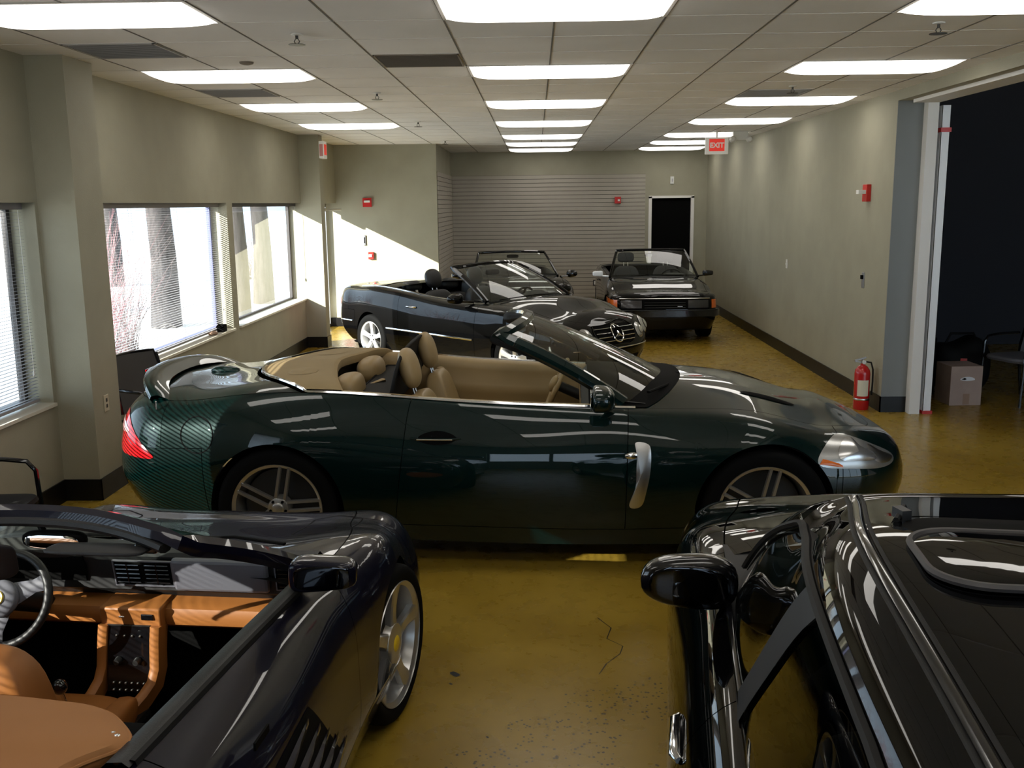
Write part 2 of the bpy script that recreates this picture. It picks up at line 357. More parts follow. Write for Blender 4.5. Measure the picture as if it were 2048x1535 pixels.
# windows: glass, frame, sill (sub-parts), blinds are things
for i, (a, b) in enumerate(WIN):
    g = MB(); g.bb(XO+.03, XO+.0315, a+.03, b-.03, Z0+.03, Z1-.03); wo = struct(g, 'window_%d' % (i+1), 'window_glass')
    fr(a, b, Z0, Z1, .045, mt='frame_blue' if i == 2 else 'frame_dark', x=XO+.032, parent=wo)
    g = MB(); g.bb(XO+.05, XL+.025, a-.0, b+.0, Z0-.0, Z0+.022); g.build('window_sill', 'sill', wo, smooth=False)
BL = ['near window beside the black car with cognac seats', 'window left of the near wall column, over the chair arm', 'large window between the near column and the narrow pier', '']
for i in (0, 1, 2):
    a, b = WIN[i]
    bl = empty('window_blind', (XO+.13, (a+b)/2, Z0), label=['lowered horizontal slat blind in the nearest window, behind the front-left car', 'lowered slat blind at the left photo edge, in the window before the near wall column', 'lowered slat blind in the large window just beyond the near wall column'][i], cat='window blind')
    L_ = (b-a)/2-.015
    m_ = MB(); z = .07
    while z < Z1-Z0-.06: m_.box((0, 0, z), (.025, 2*L_, .0012), ry=R(-4)); z += .0225
    m_.build('slats', 'blind', bl, smooth=False, weld=False)
    m_ = MB(); m_.bb(-.02, .02, -L_, L_, Z1-Z0-.045, Z1-Z0-.002); m_.build('headrail', 'blind', bl, smooth=False)
    m_ = MB(); m_.bb(-.014, .014, -L_, L_, .035, .055); m_.build('bottom_rail', 'blind', bl, smooth=False)
    m_ = MB()
    for q in (-.85, -.3, .3, .85):
        for x in (-.0135, .0135): m_.tube([(x, q*L_, .05), (x, q*L_, Z1-Z0-.04)], .0012, 4)
    tag(m_.build('ladder_cords', 'blind', bl, weld=False), kind='stuff')
    m_ = MB(); m_.tube([(.02, L_-.06, .25), (.02, L_-.06, Z1-Z0-.05)], .002, 5); m_.ellipsoid((.02, L_-.06, .24), (.008, .008, .022), 8, 6); m_.build('pull_cord', 'white_plastic', bl)
for k, (x0, x1, z0, z1) in enumerate(BW):
    g = MB(); g.bb(x0+.02, x1-.02, YB-.1, YB-.098, z0+.02, z1-.02); wo = struct(g, 'window_%d' % (k+5), 'window_glass')
    g = MB()
    n_ = 4
    for q in range(n_+1): xx = x0+(x1-x0)*q/n_; g.bb(xx-.03, xx+.03, YB-.13, YB-.07, z0, z1)
    for zz in (z0, z1): g.bb(x0, x1, YB-.13, YB-.07, zz-.03, zz+.03)
    g.build('window_frame', 'frame_dark', wo, smooth=False)
# last window: raised blind with stack at the top
a, b = WIN[3]
bl = empty('window_blind', (XO+.13, (a+b)/2, Z0), label='raised blind bunched at the top of the farthest window before the glass door', cat='window blind')
m_ = MB()
for k in range(9): m_.box((0, 0, Z1-Z0-.055-.006*k), (.025, b-a-.05, .002))
m_.build('slats', 'blind', bl, smooth=False, weld=False)
m_ = MB(); m_.bb(-.02, .02, -(b-a)/2+.01, (b-a)/2-.01, Z1-Z0-.045, Z1-Z0-.002); m_.build('headrail', 'frame_dark', bl, smooth=False)
m_ = MB(); m_.tube([(.02, (b-a)/2-.08, .35), (.02, (b-a)/2-.08, Z1-Z0-.05)], .002, 5); m_.ellipsoid((.02, (b-a)/2-.08, .34), (.01, .01, .025), 8, 6); m_.build('pull_cord', 'white_plastic', bl)

# outdoors: pale ground, tree trunks, brush
mb = MB(); mb.bb(-60, XO-.01, -30, 60, -.3, -.05); mb.bb(XO-.01, 40, -30, YB-.2, -.3, -.05); struct(mb, 'ground_outside', 'snow_ground')
TR = [(-5.6, 4.6, .28, 'unseen tree trunk added outside the near window to shade the wall column'), (-6.6, 17.2, .22, 'thick grey tree trunk seen through the large slatted window'), (-6.0, 21.4, .19, 'grey tree trunk filling the middle of the farthest window'),  # first trunk is added out of view to keep sun off the column
      (-5.0, 16.4, .14, 'slim trunk at the left edge of the farthest window'), (-5.0, 25.2, .16, 'grey trunk near the right edge of the farthest window'), (-11.5, 26.5, .2, 'distant tree trunk left of the thick trunk, outside the large window')]
for (x, y, r, lab) in TR:
    t = empty('tree', (x, y, -.05), label=lab, cat='tree')
    m_ = MB(); p = [(0, 0, 0), (.02, .03, 1.2), (-.03, .0, 2.6), (.05, .04, 4.2), (0, .1, 6.5)]
    m_.tube(p, [r*1.25, r, r*.92, r*.8, r*.5], 14); m_.build('trunk', 'bark', t)
    m_ = MB()
    for k in range(10):
        a_ = random.uniform(0, 2*PI); h = random.uniform(1.8, 5.5); l = random.uniform(.5, 1.1); q = Vector((0, 0, h)); pth = [q]
        for s_ in range(4): q = q+Vector((math.cos(a_)*l/4, math.sin(a_)*l/4, random.uniform(.05, .4))); a_ += random.uniform(-.3, .3); pth.append(q)
        m_.tube(pth, [.04, .03, .02, .012, .005], 5)
    m_.build('branches', 'bark', t)
SHR = [(-5.6, 12.0, 'twig_red', 'reddish bare shrub behind the left half of the large slatted window'), (-6.2, 14.2, 'twig', 'brown bare shrub outside, left of the thick trunk'), (-9.6, 19.4, 'twig', 'bare shrub far outside the large slatted window'), (-8.6, 28.5, 'twig', 'bare shrub low in the farthest window')]
for (x, y, mt_, lab) in SHR:
    m_ = MB()
    for k in range(150):
        a_ = random.uniform(0, 2*PI); q = Vector((random.uniform(-.25, .25), random.uniform(-.25, .25), 0)); pth = [q]; tilt = random.uniform(.1, .55); L_ = random.uniform(.9, 2.3)
        for s_ in range(5):
            q = q+Vector((math.cos(a_)*tilt, math.sin(a_)*tilt, 1)).normalized()*L_/5; a_ += random.uniform(-.8, .8); tilt += random.uniform(-.1, .22); pth.append(q)
        m_.tube(pth, [.006, .005, .004, .003, .002, .001], 3, cap=False)
    o = m_.build('shrub', mt_, None, weld=False); o.location = (x, y, -.05); tag(o, lab, 'shrub')

# slatwall
def slats(name, a, b, along, fixed, label):
    L_ = b-a; t = empty(name, (a if along == 'x' else fixed, fixed if along == 'x' else a, .2), label=label, cat='slatwall')
    m_ = MB(); g = MB(); n = 31; p = 2.4/n
    for k in range(n):
        if along == 'x': m_.bb(0, L_, -.018, -.004, k*p+.004, (k+1)*p-.004)
        else: m_.bb(.004, .018, 0, L_, k*p+.004, (k+1)*p-.004)
    if along == 'x': g.bb(0, L_, -.006, -.001, 0, 2.4)
    else: g.bb(.001, .006, 0, L_, 0, 2.4)
    m_.build('slat_panel', 'slat_face', t, smooth=False, weld=False); g.build('groove_backing', 'slat_groove', t, smooth=False)
slats('slatwall', JX+.02, 2.17, 'x', YF, 'wide beige slatwall panelling on the far wall')
slats('slatwall', JY+.03, YF-.02, 'y', JX, 'short return of beige slatwall on the side face of the jutting wall')

# ceiling lights
CX = [.113-2.438, .113, .113+2.438]
RY = [.12, 2.56, 5.0, 7.44, 9.88, 12.315, 14.75, 16.58, 18.41]
pos = {0: 'left', 1: 'centre', 2: 'right'}; ordn = ['behind the camera', 'almost overhead', 'nearest in the photo', 'second from the near end', 'third from the near end', 'fourth from the near end', 'fifth from the near end', 'sixth from the near end', 'farthest, by the end wall']
light0 = None
for c, x in enumerate(CX):
    for r, y in enumerate(RY):
        if c == 0 and y > 13: continue
        if light0 is None:
            t = light0 = empty('ceiling_light')
            m_ = MB(); m_.bb(-.609, .609, -.302, -.285, -.006, .01); m_.bb(-.609, .609, .285, .302, -.006, .01); m_.bb(-.609, -.59, -.285, .285, -.006, .01); m_.bb(.59, .609, -.285, .285, -.006, .01)
            m_.build('frame', 'white_trim', t, smooth=False, weld=False)
            m_ = MB(); m_.grid(np.array([[(-.588*math.cos(PI*i/24), -.284*math.cos(PI*j/12), -.001-.048*(1-abs(math.cos(PI*i/24))**8)**.5*(1-abs(math.cos(PI*j/12))**3)**.5) for j in range(13)] for i in range(25)]), flip=True); m_.build('diffuser', 'lens', t)
        else: t = copy_tree(light0)
        t.location = (x, y+.305, ZC)
        if r == 8 and c == 0: continue
        tag(t, 'lit fluorescent ceiling panel in the %s row, %s' % (pos[c], ordn[r]), 'ceiling light', 'fluorescent ceiling panels')
# air vents
for x, y, mt_, lab in [(-2.63, 6.52, 'vent_grey', 'grey return air grille in the ceiling above the near wall column'), (-.80, 7.135, 'vent_brown', 'dark brown air grille left of the second centre ceiling light'), (-2.63, 8.96, 'vent_grey', 'grey air grille between the second and third left ceiling lights'), (2.24, 9.57, 'vent_grey', 'grey air grille beside the third right ceiling light')]:
    t = empty('ceiling_vent', (x, y, ZC), label=lab, cat='air vent')
    m_ = MB(); q = .29
    for s in (-1, 1): m_.bb(-q, q, s*q-.012*s, s*q, -.008, .01); m_.bb(s*q-.012*s, s*q, -q, q, -.008, .01)
    m_.build('frame', mt_, t, smooth=False, weld=False)
    m_ = MB()
    for k in range(22): m_.box((0, -.27+.0257*k, -.001), (.55, .020, .002), rx=R(35))
    m_.build('louvres', mt_, t, smooth=False, weld=False)
    m_ = MB(); m_.bb(-.28, .28, -.28, .28, .0, .012); m_.build('backing', mt_, t, smooth=False)
# sprinklers
spk = None
for x, y, lab in [(-1.40, 6.0, 'pendant sprinkler head nearest the camera, left of centre'), (-1.42, 9.1, 'pendant sprinkler head second along the left of centre line'), (-1.42, 12.25, 'pendant sprinkler head third along the left of centre line'), (-1.42, 15.9, 'pendant sprinkler head far down by the jutting wall'), (2.33, 5.95, 'pendant sprinkler head near the right top corner of the photo'), (2.29, 9.03, 'pendant sprinkler head beyond the second right ceiling light')]:
    if spk is None:
        spk = t = empty('sprinkler')
        m_ = MB(); m_.lathe([(0, 0), (.035, 0), (.033, -.006), (.012, -.01), (.012, 0)], 20, 'Z'); m_.build('escutcheon', 'white_plastic', t)
        m_ = MB(); m_.tube([(0, 0, 0), (0, 0, -.03)], .009); m_.tube([(.008, 0, -.03), (.016, 0, -.042), (.006, 0, -.06)], .003, 6); m_.tube([(-.008, 0, -.03), (-.016, 0, -.042), (-.006, 0, -.06)], .003, 6); m_.build('body', 'dark_disc', t)
        m_ = MB(); m_.lathe([(0, -.058), (.05, -.060), (.05, -.063), (0, -.064)], 16, 'Z'); m_.build('deflector', 'dark_disc', t)
    else: t = copy_tree(spk)
    t.location = (x, y, ZC); tag(t, lab, 'sprinkler', 'ceiling sprinklers')
m_ = MB(); m_.lathe([(0, 0), (.05, 0), (.046, -.012), (.02, -.02), (0, -.02)], 20, 'Z'); o = m_.build('ceiling_sensor', 'vent_brown'); o.location = (-2.02, 7.1, ZC); tag(o, 'small dark round sensor on a tile above the second left ceiling light', 'sensor')

# writing helper: text converted to mesh
def text_mesh(s, size, mt_, parent, name='lettering', ext=.002, loc=(0, 0, 0), rot=(PI/2, 0, 0), align='CENTER', shear=0, offset=0):
    cu = bpy.data.curves.new(name, 'FONT'); cu.body = s; cu.size = size; cu.extrude = ext; cu.align_x = align; cu.align_y = 'CENTER'; cu.shear = shear; cu.offset = offset
    tmp = bpy.data.objects.new('tmp', cu); COL.objects.link(tmp); bpy.context.view_layer.update()
    me = bpy.data.meshes.new_from_object(tmp.evaluated_get(bpy.context.evaluated_depsgraph_get())); bpy.data.objects.remove(tmp)
    me.name = name; me.materials.clear(); me.materials.append(M[mt_]); o = bpy.data.objects.new(name, me); COL.objects.link(o)
    o.parent = parent; o.location = loc; o.rotation_euler = rot
    return o
# exit signs
t = empty('exit_sign', (2.62, 14.5, ZC), label='ceiling hung exit sign with red letters, by the right wall', cat='exit sign')
m_ = MB(); m_.bb(-.165, .165, -.022, .022, -.33, -.09); m_.build('housing', 'exit_white', t, smooth=False, bevel=.006)
m_ = MB(); m_.tube([(0, 0, 0), (0, 0, -.09)], .012); m_.lathe([(0, 0), (.06, 0), (.055, -.02), (0, -.02)], 20, 'Z'); m_.build('stem', 'white_plastic', t)
m_ = MB(); m_.bb(-.11, .11, -.0245, -.0225, -.285, -.115); m_.build('red_panel', 'exit_red', t, smooth=False)
text_mesh('EXIT', .098, 'exit_white', t, 'lettering', .001, (0, -.026, -.205), offset=.003)
t2 = empty('emergency_light', (2.98, 14.62, ZC), label='pale twin-head emergency light beside the exit sign at the right wall', cat='emergency light')
m_ = MB(); m_.bb(-.11, .11, -.04, .04, -.13, 0); m_.build('housing', 'white_plastic', t2, smooth=False, bevel=.01)
for s in (-1, 1):
    m_ = MB(); m_.lathe([(0, 0), (.045, 0), (.05, -.03), (.03, -.07), (0, -.075)], 20, 'Y', (s*.12, -.04, -.12)); m_.build('lamp_head', 'white_plastic', t2)
t = empty('exit_sign', (-3.08+.0, 14.33, 2.72), label='exit sign seen edge on, mounted on the far wall column by the window', cat='exit sign')
m_ = MB(); m_.bb(0, .07, -.11, .11, 0, .24); m_.build('housing', 'exit_white', t, smooth=False, bevel=.006)
m_ = MB(); m_.bb(.07, .072, -.08, .08, .05, .2); m_.build('red_panel', 'exit_red', t, smooth=False)
m_ = MB(); m_.bb(.01, .06, -.112, -.110, .03, .2); m_.build('side_panel', 'pink_lens', t, smooth=False)
# wall devices
def plate(name, loc, size, nrm, mt_, label, cat, extra=None):
    t = empty(name, loc, label=label, cat=cat); w_, h_ = size
    ax = {'-y': 0, '-x': 1, '+x': 2}[nrm]
    def B(m_, u0, u1, z0, z1, d0, d1):
        if ax == 0: m_.bb(u0, u1, -d1, -d0, z0, z1)
        elif ax == 1: m_.bb(-d1, -d0, u0, u1, z0, z1)
        else: m_.bb(d0, d1, u0, u1, z0, z1)
    m_ = MB(); B(m_, -w_/2, w_/2, -h_/2, h_/2, 0, .008 if not extra else extra[0]); m_.build('plate' if cat in ('switch', 'outlet', 'thermostat') else 'housing', mt_, t, smooth=False, bevel=.003)
    if extra:
        for nm, mm, u0, u1, z0, z1, d0, d1 in extra[1:]:
            q = MB(); B(q, u0, u1, z0, z1, d0, d1); q.build(nm, mm, t, smooth=False, bevel=.002)
    return t
plate('fire_strobe', (-2.83, JY, 2.10), (.15, .15), '-y', 'red_gloss', 'red fire strobe high on the sunlit jutting wall', 'fire alarm', (.05, ('strobe_lens', 'white_plastic', -.05, .05, -.0, .035, .05, .075)))
plate('pull_station', (-2.80, JY, 1.21), (.09, .12), '-y', 'red_plastic', 'red fire pull station low on the sunlit jutting wall', 'fire alarm', (.04, ('pull_handle', 'white_plastic', -.035, .02, -.02, .02, .04, .055)))
plate('card_switch', (-2.90, JY, 1.47), (.035, .17), '-y', 'steel', 'slim dark vertical plate above the pull station', 'switch', (.02, ('slot', 'matte_black', -.008, .008, -.05, .05, .02, .024)))
plate('fire_strobe', (1.626, YF-.02, 2.10), (.12, .13), '-y', 'red_plastic', 'small red fire strobe on the far slatwall', 'fire alarm', (.05, ('strobe_lens', 'white_plastic', -.0, .04, -.02, .015, .05, .065)))
plate('fire_horn', (XR, 10.14, 2.12), (.13, .17), '-x', 'red_plastic', 'red fire horn strobe on the right wall above the extinguisher', 'fire alarm', (.045, ('strobe_lens', 'white_plastic', -.05, .03, -.01, .03, .045, .12)))
plate('thermostat', (2.69, YF, 2.474), (.07, .14), '-y', 'white_plastic', 'small white sensor box above the far black door', 'thermostat', (.03, ('slot', 'steel', -.01, .015, -.03, .03, .03, .034)))
plate('light_switch', (XR, 13.26, 1.22), (.075, .12), '-x', 'white_plastic', 'white wall switch plate midway along the right wall', 'switch', (.008, ('toggle', 'white_plastic', -.008, .008, -.015, .015, .008, .02)))
plate('key_switch', (XR, 10.16, 1.24), (.07, .16), '-x', 'steel', 'metal key switch plate on the right wall above the extinguisher', 'switch', (.010, ('key_cylinder', 'matte_black', -.02, .02, .01, .05, .01, .03)))
plate('wall_outlet', (1.19, YF-.02, .482), (.08, .12), '-y', 'frame_dark', 'dark outlet low on the far slatwall between the two parked cars', 'outlet', (.012, ('socket', 'white_plastic', -.018, .018, -.035, .035, .012, .015)))
plate('light_switch', (-3.11, 6.835, .67), (.075, .12), '+x', 'beige_plastic', 'beige outlet plate on the near wall column facing the green car', 'outlet', (.007, ('socket', 'frame_dark', -.012, .012, .008, .035, .007, .009), ('socket', 'frame_dark', -.012, .012, -.035, -.008, .007, .009)))
# red cabinet by the glass door
t = empty('hose_cabinet', (-3.2, JY-.1, .18), label='small white box with a red panel at the foot of the sunlit wall', cat='cabinet')
m_ = MB(); m_.bb(-.12, .12, -.08, .085, 0, .42); m_.build('body', 'white_plastic', t, smooth=False, bevel=.01)
m_ = MB(); m_.bb(-.08, .08, -.086, -.08, .15, .36); m_.build('door', 'red_plastic', t, smooth=False)
# things on the sill of the large window
t = empty('camera_clamp', (XL-.03, 10.45, Z0+.022), label='small black clamp box on the sill at the right end of the large window', cat='clamp')
m_ = MB(); m_.bb(-.05, .03, -.05, .06, 0, .075); m_.build('body', 'matte_black', t, smooth=False, bevel=.006)
m_ = MB(); m_.tube([(0, -.05, .05), (0, -.12, .09), (0, -.2, .07)], .01); m_.build('arm', 'matte_black', t)
m_ = MB(); m_.ellipsoid((0, 0, .02), (.035, .09, .018), 14, 8, mod=lambda q: [q[0]+.01*math.sin(40*q[1]), q[1], q[2]*(1+.4*math.sin(60*q[1]))]); o = m_.build('crumpled_cloth', 'tape'); o.location = (XL-.04, 10.15, Z0+.022); tag(o, 'small crumpled brown rag on the large window sill left of the black clamp', 'rag')

# fire extinguisher
t = empty('fire_extinguisher', (3.24, 9.62, 0), rz=R(10), label='red fire extinguisher standing on the floor against the right wall end', cat='fire extinguisher')
m_ = MB(); m_.lathe([(0, .0), (.07, 0), (.076, .012), (.076, .36), (.07, .395), (.045, .43), (.022, .445), (.022, .46), (0, .46)], 32, 'Z'); m_.build('cylinder', 'red_gloss', t)
m_ = MB(); m_.lathe([(0, .45), (.02, .45), (.02, .49), (.012, .50), (0, .5)], 16, 'Z'); m_.box((-.03, 0, .505), (.12, .02, .014), ry=R(-14)); m_.box((-.035, 0, .475), (.10, .018, .01), ry=R(8)); m_.build('valve', 'steel', t)
m_ = MB(); m_.lathe([(0, -.004), (.02, -.004), (.02, .006), (0, .006)], 16, 'Y', (.0, -.024, .475)); m_.build('gauge', 'white_plastic', t)
m_ = MB(); m_.tube([(.01, -.01, .48), (.07, -.03, .47), (.088, -.04, .40), (.082, -.055, .28), (.075, -.06, .15)], .0085, 8); m_.build('hose', 'rubber', t)
m_ = MB(); ang = [R(a) for a in range(-150, -65, 6)]
m_.grid(np.array([[(.0768*math.cos(a), .0768*math.sin(a), z) for z in (.14, .30)] for a in ang])); m_.build('label', 'label', t)
m_ = MB(); m_.lathe([(.0765, .095), (.078, .097), (.078, .113), (.0765, .115)], 32, 'Z'); m_.build('strap', 'satin_metal', t)

# guest chairs
def chair(loc, rz, label, back='mesh_black', seat='mesh_black'):
    t = empty('guest_chair', loc, rz=R(rz), label=label, cat='chair')
    # faces +x locally
    rows = []
    for j in range(9):
        s = -1+2*j/8
        rows.append([(-.22-.10*z_-.03*(1-s*s)+.02, s*(.225-.03*z_**3), .47+.45*z_) for z_ in np.linspace(0, 1, 9)])
    P = np.array(rows); m_ = MB(); m_.grid(P); P2 = P.copy(); P2[..., 0] -= .018; m_.grid(P2, True)
    E_ = [P[0, k] for k in range(9)]+[P[k, -1] for k in range(1, 9)]+[P[-1, 8-k] for k in range(1, 9)]
    m_.build('backrest', back, t)
    m_ = MB(); m_.tube([Vector(e)-Vector((.009, 0, 0)) for e in E_], .013, 8); m_.build('back_frame', 'gloss_black', t)
    m_ = MB(); m_.ellipsoid((.02, 0, .455), (.25, .245, .035), 24, 8, .5, .35); m_.build('seat', seat, t)
    for s in (-1, 1):
        m_ = MB(); m_.tube([(.25, s*.265, 0), (.235, s*.265, .4), (.225, s*.265, .60), (.18, s*.265, .655), (.05, s*.265, .67), (-.22, s*.262, .67)], .014, 8); m_.build('armrest', 'gloss_black', t)
        m_ = MB(); m_.tube([(-.30, s*.262, 0), (-.24, s*.262, .42), (-.235, s*.25, .55), (-.30, s*.215, .90)], .014, 8); m_.build('leg', 'gloss_black', t)
        m_ = MB(); m_.tube([(-.24, s*.262, .43), (.235, s*.265, .43)], .011, 6); m_.build('seat_rail', 'gloss_black', t)
    return t
chair((-2.93, 7.45, 0), -28, 'black mesh-back armchair standing behind the green convertible by the window', 'chair_mesh')
chair((-3.03, 4.98, 0), 5, 'black armchair by the wall at the left photo edge, only its arm showing')
chair((4.95, 9.95, 0), 200, 'dark grey armchair in the unlit room at the right photo edge', 'dash_grey', 'dash_grey')

# cardboard box and dark clutter in the side room
t = empty('cardboard_box', (4.32, 9.92, 0), rz=R(2), label='pale brown cardboard carton on the floor of the dark side room', cat='box')
m_ = MB(); m_.bb(-.16, .16, -.17, .17, 0, .40); m_.build('carton', 'cardboard', t, smooth=False, bevel=.003)
m_ = MB(); m_.bb(-.025, .04, -.1715, -.170, .01, .12); m_.build('tape', 'tape', t, smooth=False)
m_ = MB(); n = 14; m_.prism([(.0+.075*math.cos(a)+.01, .265+.022*math.sin(a)*(1.3 if math.sin(a) > 0 else .6)) for a in [2*PI*k/n for k in range(n)]], -.172, -.170); m_.build('white_torn_label', 'paper', t, smooth=False)
m_ = MB(); m_.prism([(-.05, .268), (-.02, .285), (.0, .27), (-.02, .262)], -.174, -.172); m_.build('dark_mark', 'matte_black', t, smooth=False)
t = empty('storage_cabinet', (4.35, 12.2, 0), label='tall black cabinet standing in the dark side room behind the carton', cat='cabinet')
m_ = MB(); m_.bb(-.3, .3, -.25, .25, 0, 1.95); m_.build('body', 'matte_black', t, smooth=False, bevel=.01)
for s in (-1, 1):
    m_ = MB(); m_.bb(s*.15-.14, s*.15+.14, -.262, -.25, .06, 1.90); dd = m_.build('door', 'gloss_black', t, smooth=False, bevel=.004)
    m_ = MB(); m_.tube([(s*.03, -.275, .9), (s*.03, -.275, 1.1)], .006); m_.build('handle', 'steel', dd)
t = empty('floor_cabinet', (4.08, 10.5, 0), label='low black tool case on the dark room floor left of the carton', cat='case')
m_ = MB(); m_.bb(-.16, .16, -.2, .2, 0, .62); m_.build('body', 'matte_black', t, smooth=False, bevel=.02)
m_ = MB(); m_.tube([(-.1, -.21, .5), (-.1, -.25, .52), (.1, -.25, .52), (.1, -.21, .5)], .01); m_.build('handle', 'steel', t)
t = empty('tool_bag', (4.62, 10.6, 0), label='dark lumpy tool bag with a red tag behind the carton in the side room', cat='bag')
m_ = MB(); m_.ellipsoid((0, 0, .28), (.3, .2, .28), 24, 14, .6, .7, mod=lambda q: [q[0], q[1], q[2]*(1+.15*math.sin(14*q[0]))]); m_.build('body', 'mesh_black', t)
m_ = MB(); m_.tube([(-.18, 0, .5), (-.12, 0, .62), (.12, 0, .62), (.18, 0, .5)], .014); m_.build('handle', 'mesh_black', t)
m_ = MB(); m_.box((-.05, -.19, .36), (.07, .02, .03)); m_.build('red_tag', 'red_plastic', t)
# ------------------------------------------------------------------ car body lofting
def spl_ops(t):
    n = len(t); h = np.diff(t); A = np.zeros((n, n)); B = np.zeros((n, n)); A[0, 0] = A[-1, -1] = 1
    for i in range(1, n-1):
        A[i, i-1] = h[i-1]/6; A[i, i] = (h[i-1]+h[i])/3; A[i, i+1] = h[i]/6
        B[i, i-1] = 1/h[i-1]; B[i, i] = -1/h[i-1]-1/h[i]; B[i, i+1] = 1/h[i]
    return np.linalg.solve(A, B)
def spl_rows(t, D, q):
    q = np.clip(np.asarray(q, float).ravel(), t[0], t[-1]); n = len(t)
    i = np.clip(np.searchsorted(t, q, 'right')-1, 0, n-2); h = t[i+1]-t[i]
    a = (t[i+1]-q)/h; b = 1-a; Rw = np.zeros((len(q), n)); k = np.arange(len(q))
    Rw[k, i] += a; Rw[k, i+1] += b
    return Rw+((a**3-a)*h*h/6)[:, None]*D[i]+((b**3-b)*h*h/6)[:, None]*D[i+1]
def interp_curve(P, n):
    P = np.asarray(P, float); d = np.r_[0, np.cumsum(np.linalg.norm(np.diff(P, axis=0), axis=1))]
    return spl_rows(d, spl_ops(d), np.linspace(0, d[-1], n)) @ P
class Body:
    def __init__(s, xs, Y, Z, front, rear, nf=2.3, nr=2.7):
        xs = np.array(xs, float); Y = np.array(Y, float); Z = np.array(Z, float); K, n = Y.shape
        cols = []
        ph = [R(a) for a in (20, 40, 58, 74, 90)]
        def wrap(xe, ye, ze, ends, nn):
            out = []; p = 2/nn
            for f in ph:
                out.append([[xe+(ends[k][0]-xe)*math.sin(f)**p, ye[k]*max(math.cos(f), 0)**p if f < PI/2-.01 else 0, ze[k]+(ends[k][1]-ze[k])*math.sin(f)**2] for k in range(K)])
            return out
        cols += wrap(xs[0], Y[:, 0], Z[:, 0], rear, nr)[::-1]
        for i in range(n): cols.append([[xs[i], Y[k, i], Z[k, i]] for k in range(K)])
        cols += wrap(xs[-1], Y[:, -1], Z[:, -1], front, nf)
        G = np.array(cols)
        mir = G*np.array([1, -1, 1])
        G = np.concatenate([mir[2:0:-1], G, mir[-2:-4:-1]], 0)
        G = np.concatenate([G, (G*np.array([1, -1, 1]))[:, -2:-4:-1]], 1)
        du = np.linalg.norm(np.diff(G[:, :K-1], axis=0), axis=2).mean(1); tu = np.r_[0, np.cumsum(du)]; tu -= tu[2]; s.tu = tu/tu[-3]
        dv = np.linalg.norm(np.diff(G[2:-2], axis=1), axis=2).mean(0); tv = np.r_[0, np.cumsum(dv)]; s.L = tv[K-1]; s.tv = tv/tv[K-1]; s.K = K
        s.G = G; s.Du = spl_ops(s.tu); s.Dv = spl_ops(s.tv)
        s.uq = np.linspace(0, 1, 401); s.vq = np.linspace(0, 1, 161)
        s.T = np.einsum('um,mkc,vk->uvc', spl_rows(s.tu, s.Du, s.uq), G, spl_rows(s.tv, s.Dv, s.vq))
    def S(s, u, v):
        u, v = np.broadcast_arrays(np.asarray(u, float), np.asarray(v, float))
        P = np.einsum('nm,mkc,nk->nc', spl_rows(s.tu, s.Du, u), s.G, spl_rows(s.tv, s.Dv, v))
        return P.reshape(u.shape+(3,))
    def vk(s, k): return float(s.tv[int(k)]*(1-(k-int(k)))+s.tv[min(int(k)+1, s.K-1)]*(k-int(k)))
    def U(s, x, v):
        v = np.atleast_1d(np.asarray(v, float)); x = np.broadcast_to(np.asarray(x, float), v.shape)
        out = np.empty(v.shape)
        for i, (xx, vv) in enumerate(zip(x.ravel(), v.ravel())):
            j = vv*160; j0 = min(int(j), 159); f = j-j0
            out.ravel()[i] = np.interp(xx, s.T[:, j0, 0]*(1-f)+s.T[:, j0+1, 0]*f, s.uq)
        return out
    def N(s, u, v):
        e = 1e-3; u = np.asarray(u, float); v = np.asarray(v, float)
        a = s.S(np.clip(u+e, 0, 1), v)-s.S(np.clip(u-e, 0, 1), v); b = s.S(u, np.clip(v+e, 0, 1))-s.S(u, np.clip(v-e, 0, 1))
        n = np.cross(b, a); return n/(np.linalg.norm(n, axis=-1, keepdims=True)+1e-9)
    def find(s, pts, plane, urange=(0, 1), vrange=(0, 1)):
        ax = {'xz': (0, 2), 'xy': (0, 1), 'yz': (1, 2)}[plane]
        pts = np.asarray(pts, float); ui = np.where((s.uq >= urange[0]) & (s.uq <= urange[1]))[0]; vi = np.where((s.vq >= vrange[0]) & (s.vq <= vrange[1]))[0]
        T = s.T[np.ix_(ui, vi)][..., list(ax)].reshape(-1, 2); uv = np.array([(s.uq[i], s.vq[j]) for i in ui for j in vi])
        out = []
        for p in pts: out.append(uv[np.argmin(((T-p)**2).sum(1))])
        uv = np.array(out); e = 1e-4
        for _ in range(5):
            f = s.S(uv[:, 0], uv[:, 1])[:, list(ax)]-pts
            Ju = (s.S(uv[:, 0]+e, uv[:, 1])[:, list(ax)]-f-pts)/e; Jv = (s.S(uv[:, 0], uv[:, 1]+e)[:, list(ax)]-f-pts)/e
            det = Ju[:, 0]*Jv[:, 1]-Ju[:, 1]*Jv[:, 0]; det = np.where(np.abs(det) < 1e-3, 1e9, det)
            d = np.stack([(f[:, 0]*Jv[:, 1]-f[:, 1]*Jv[:, 0])/det, (Ju[:, 0]*f[:, 1]-Ju[:, 1]*f[:, 0])/det], 1)
            uv = np.clip(uv-np.clip(d, -.02, .02), 0, 1)
        return uv
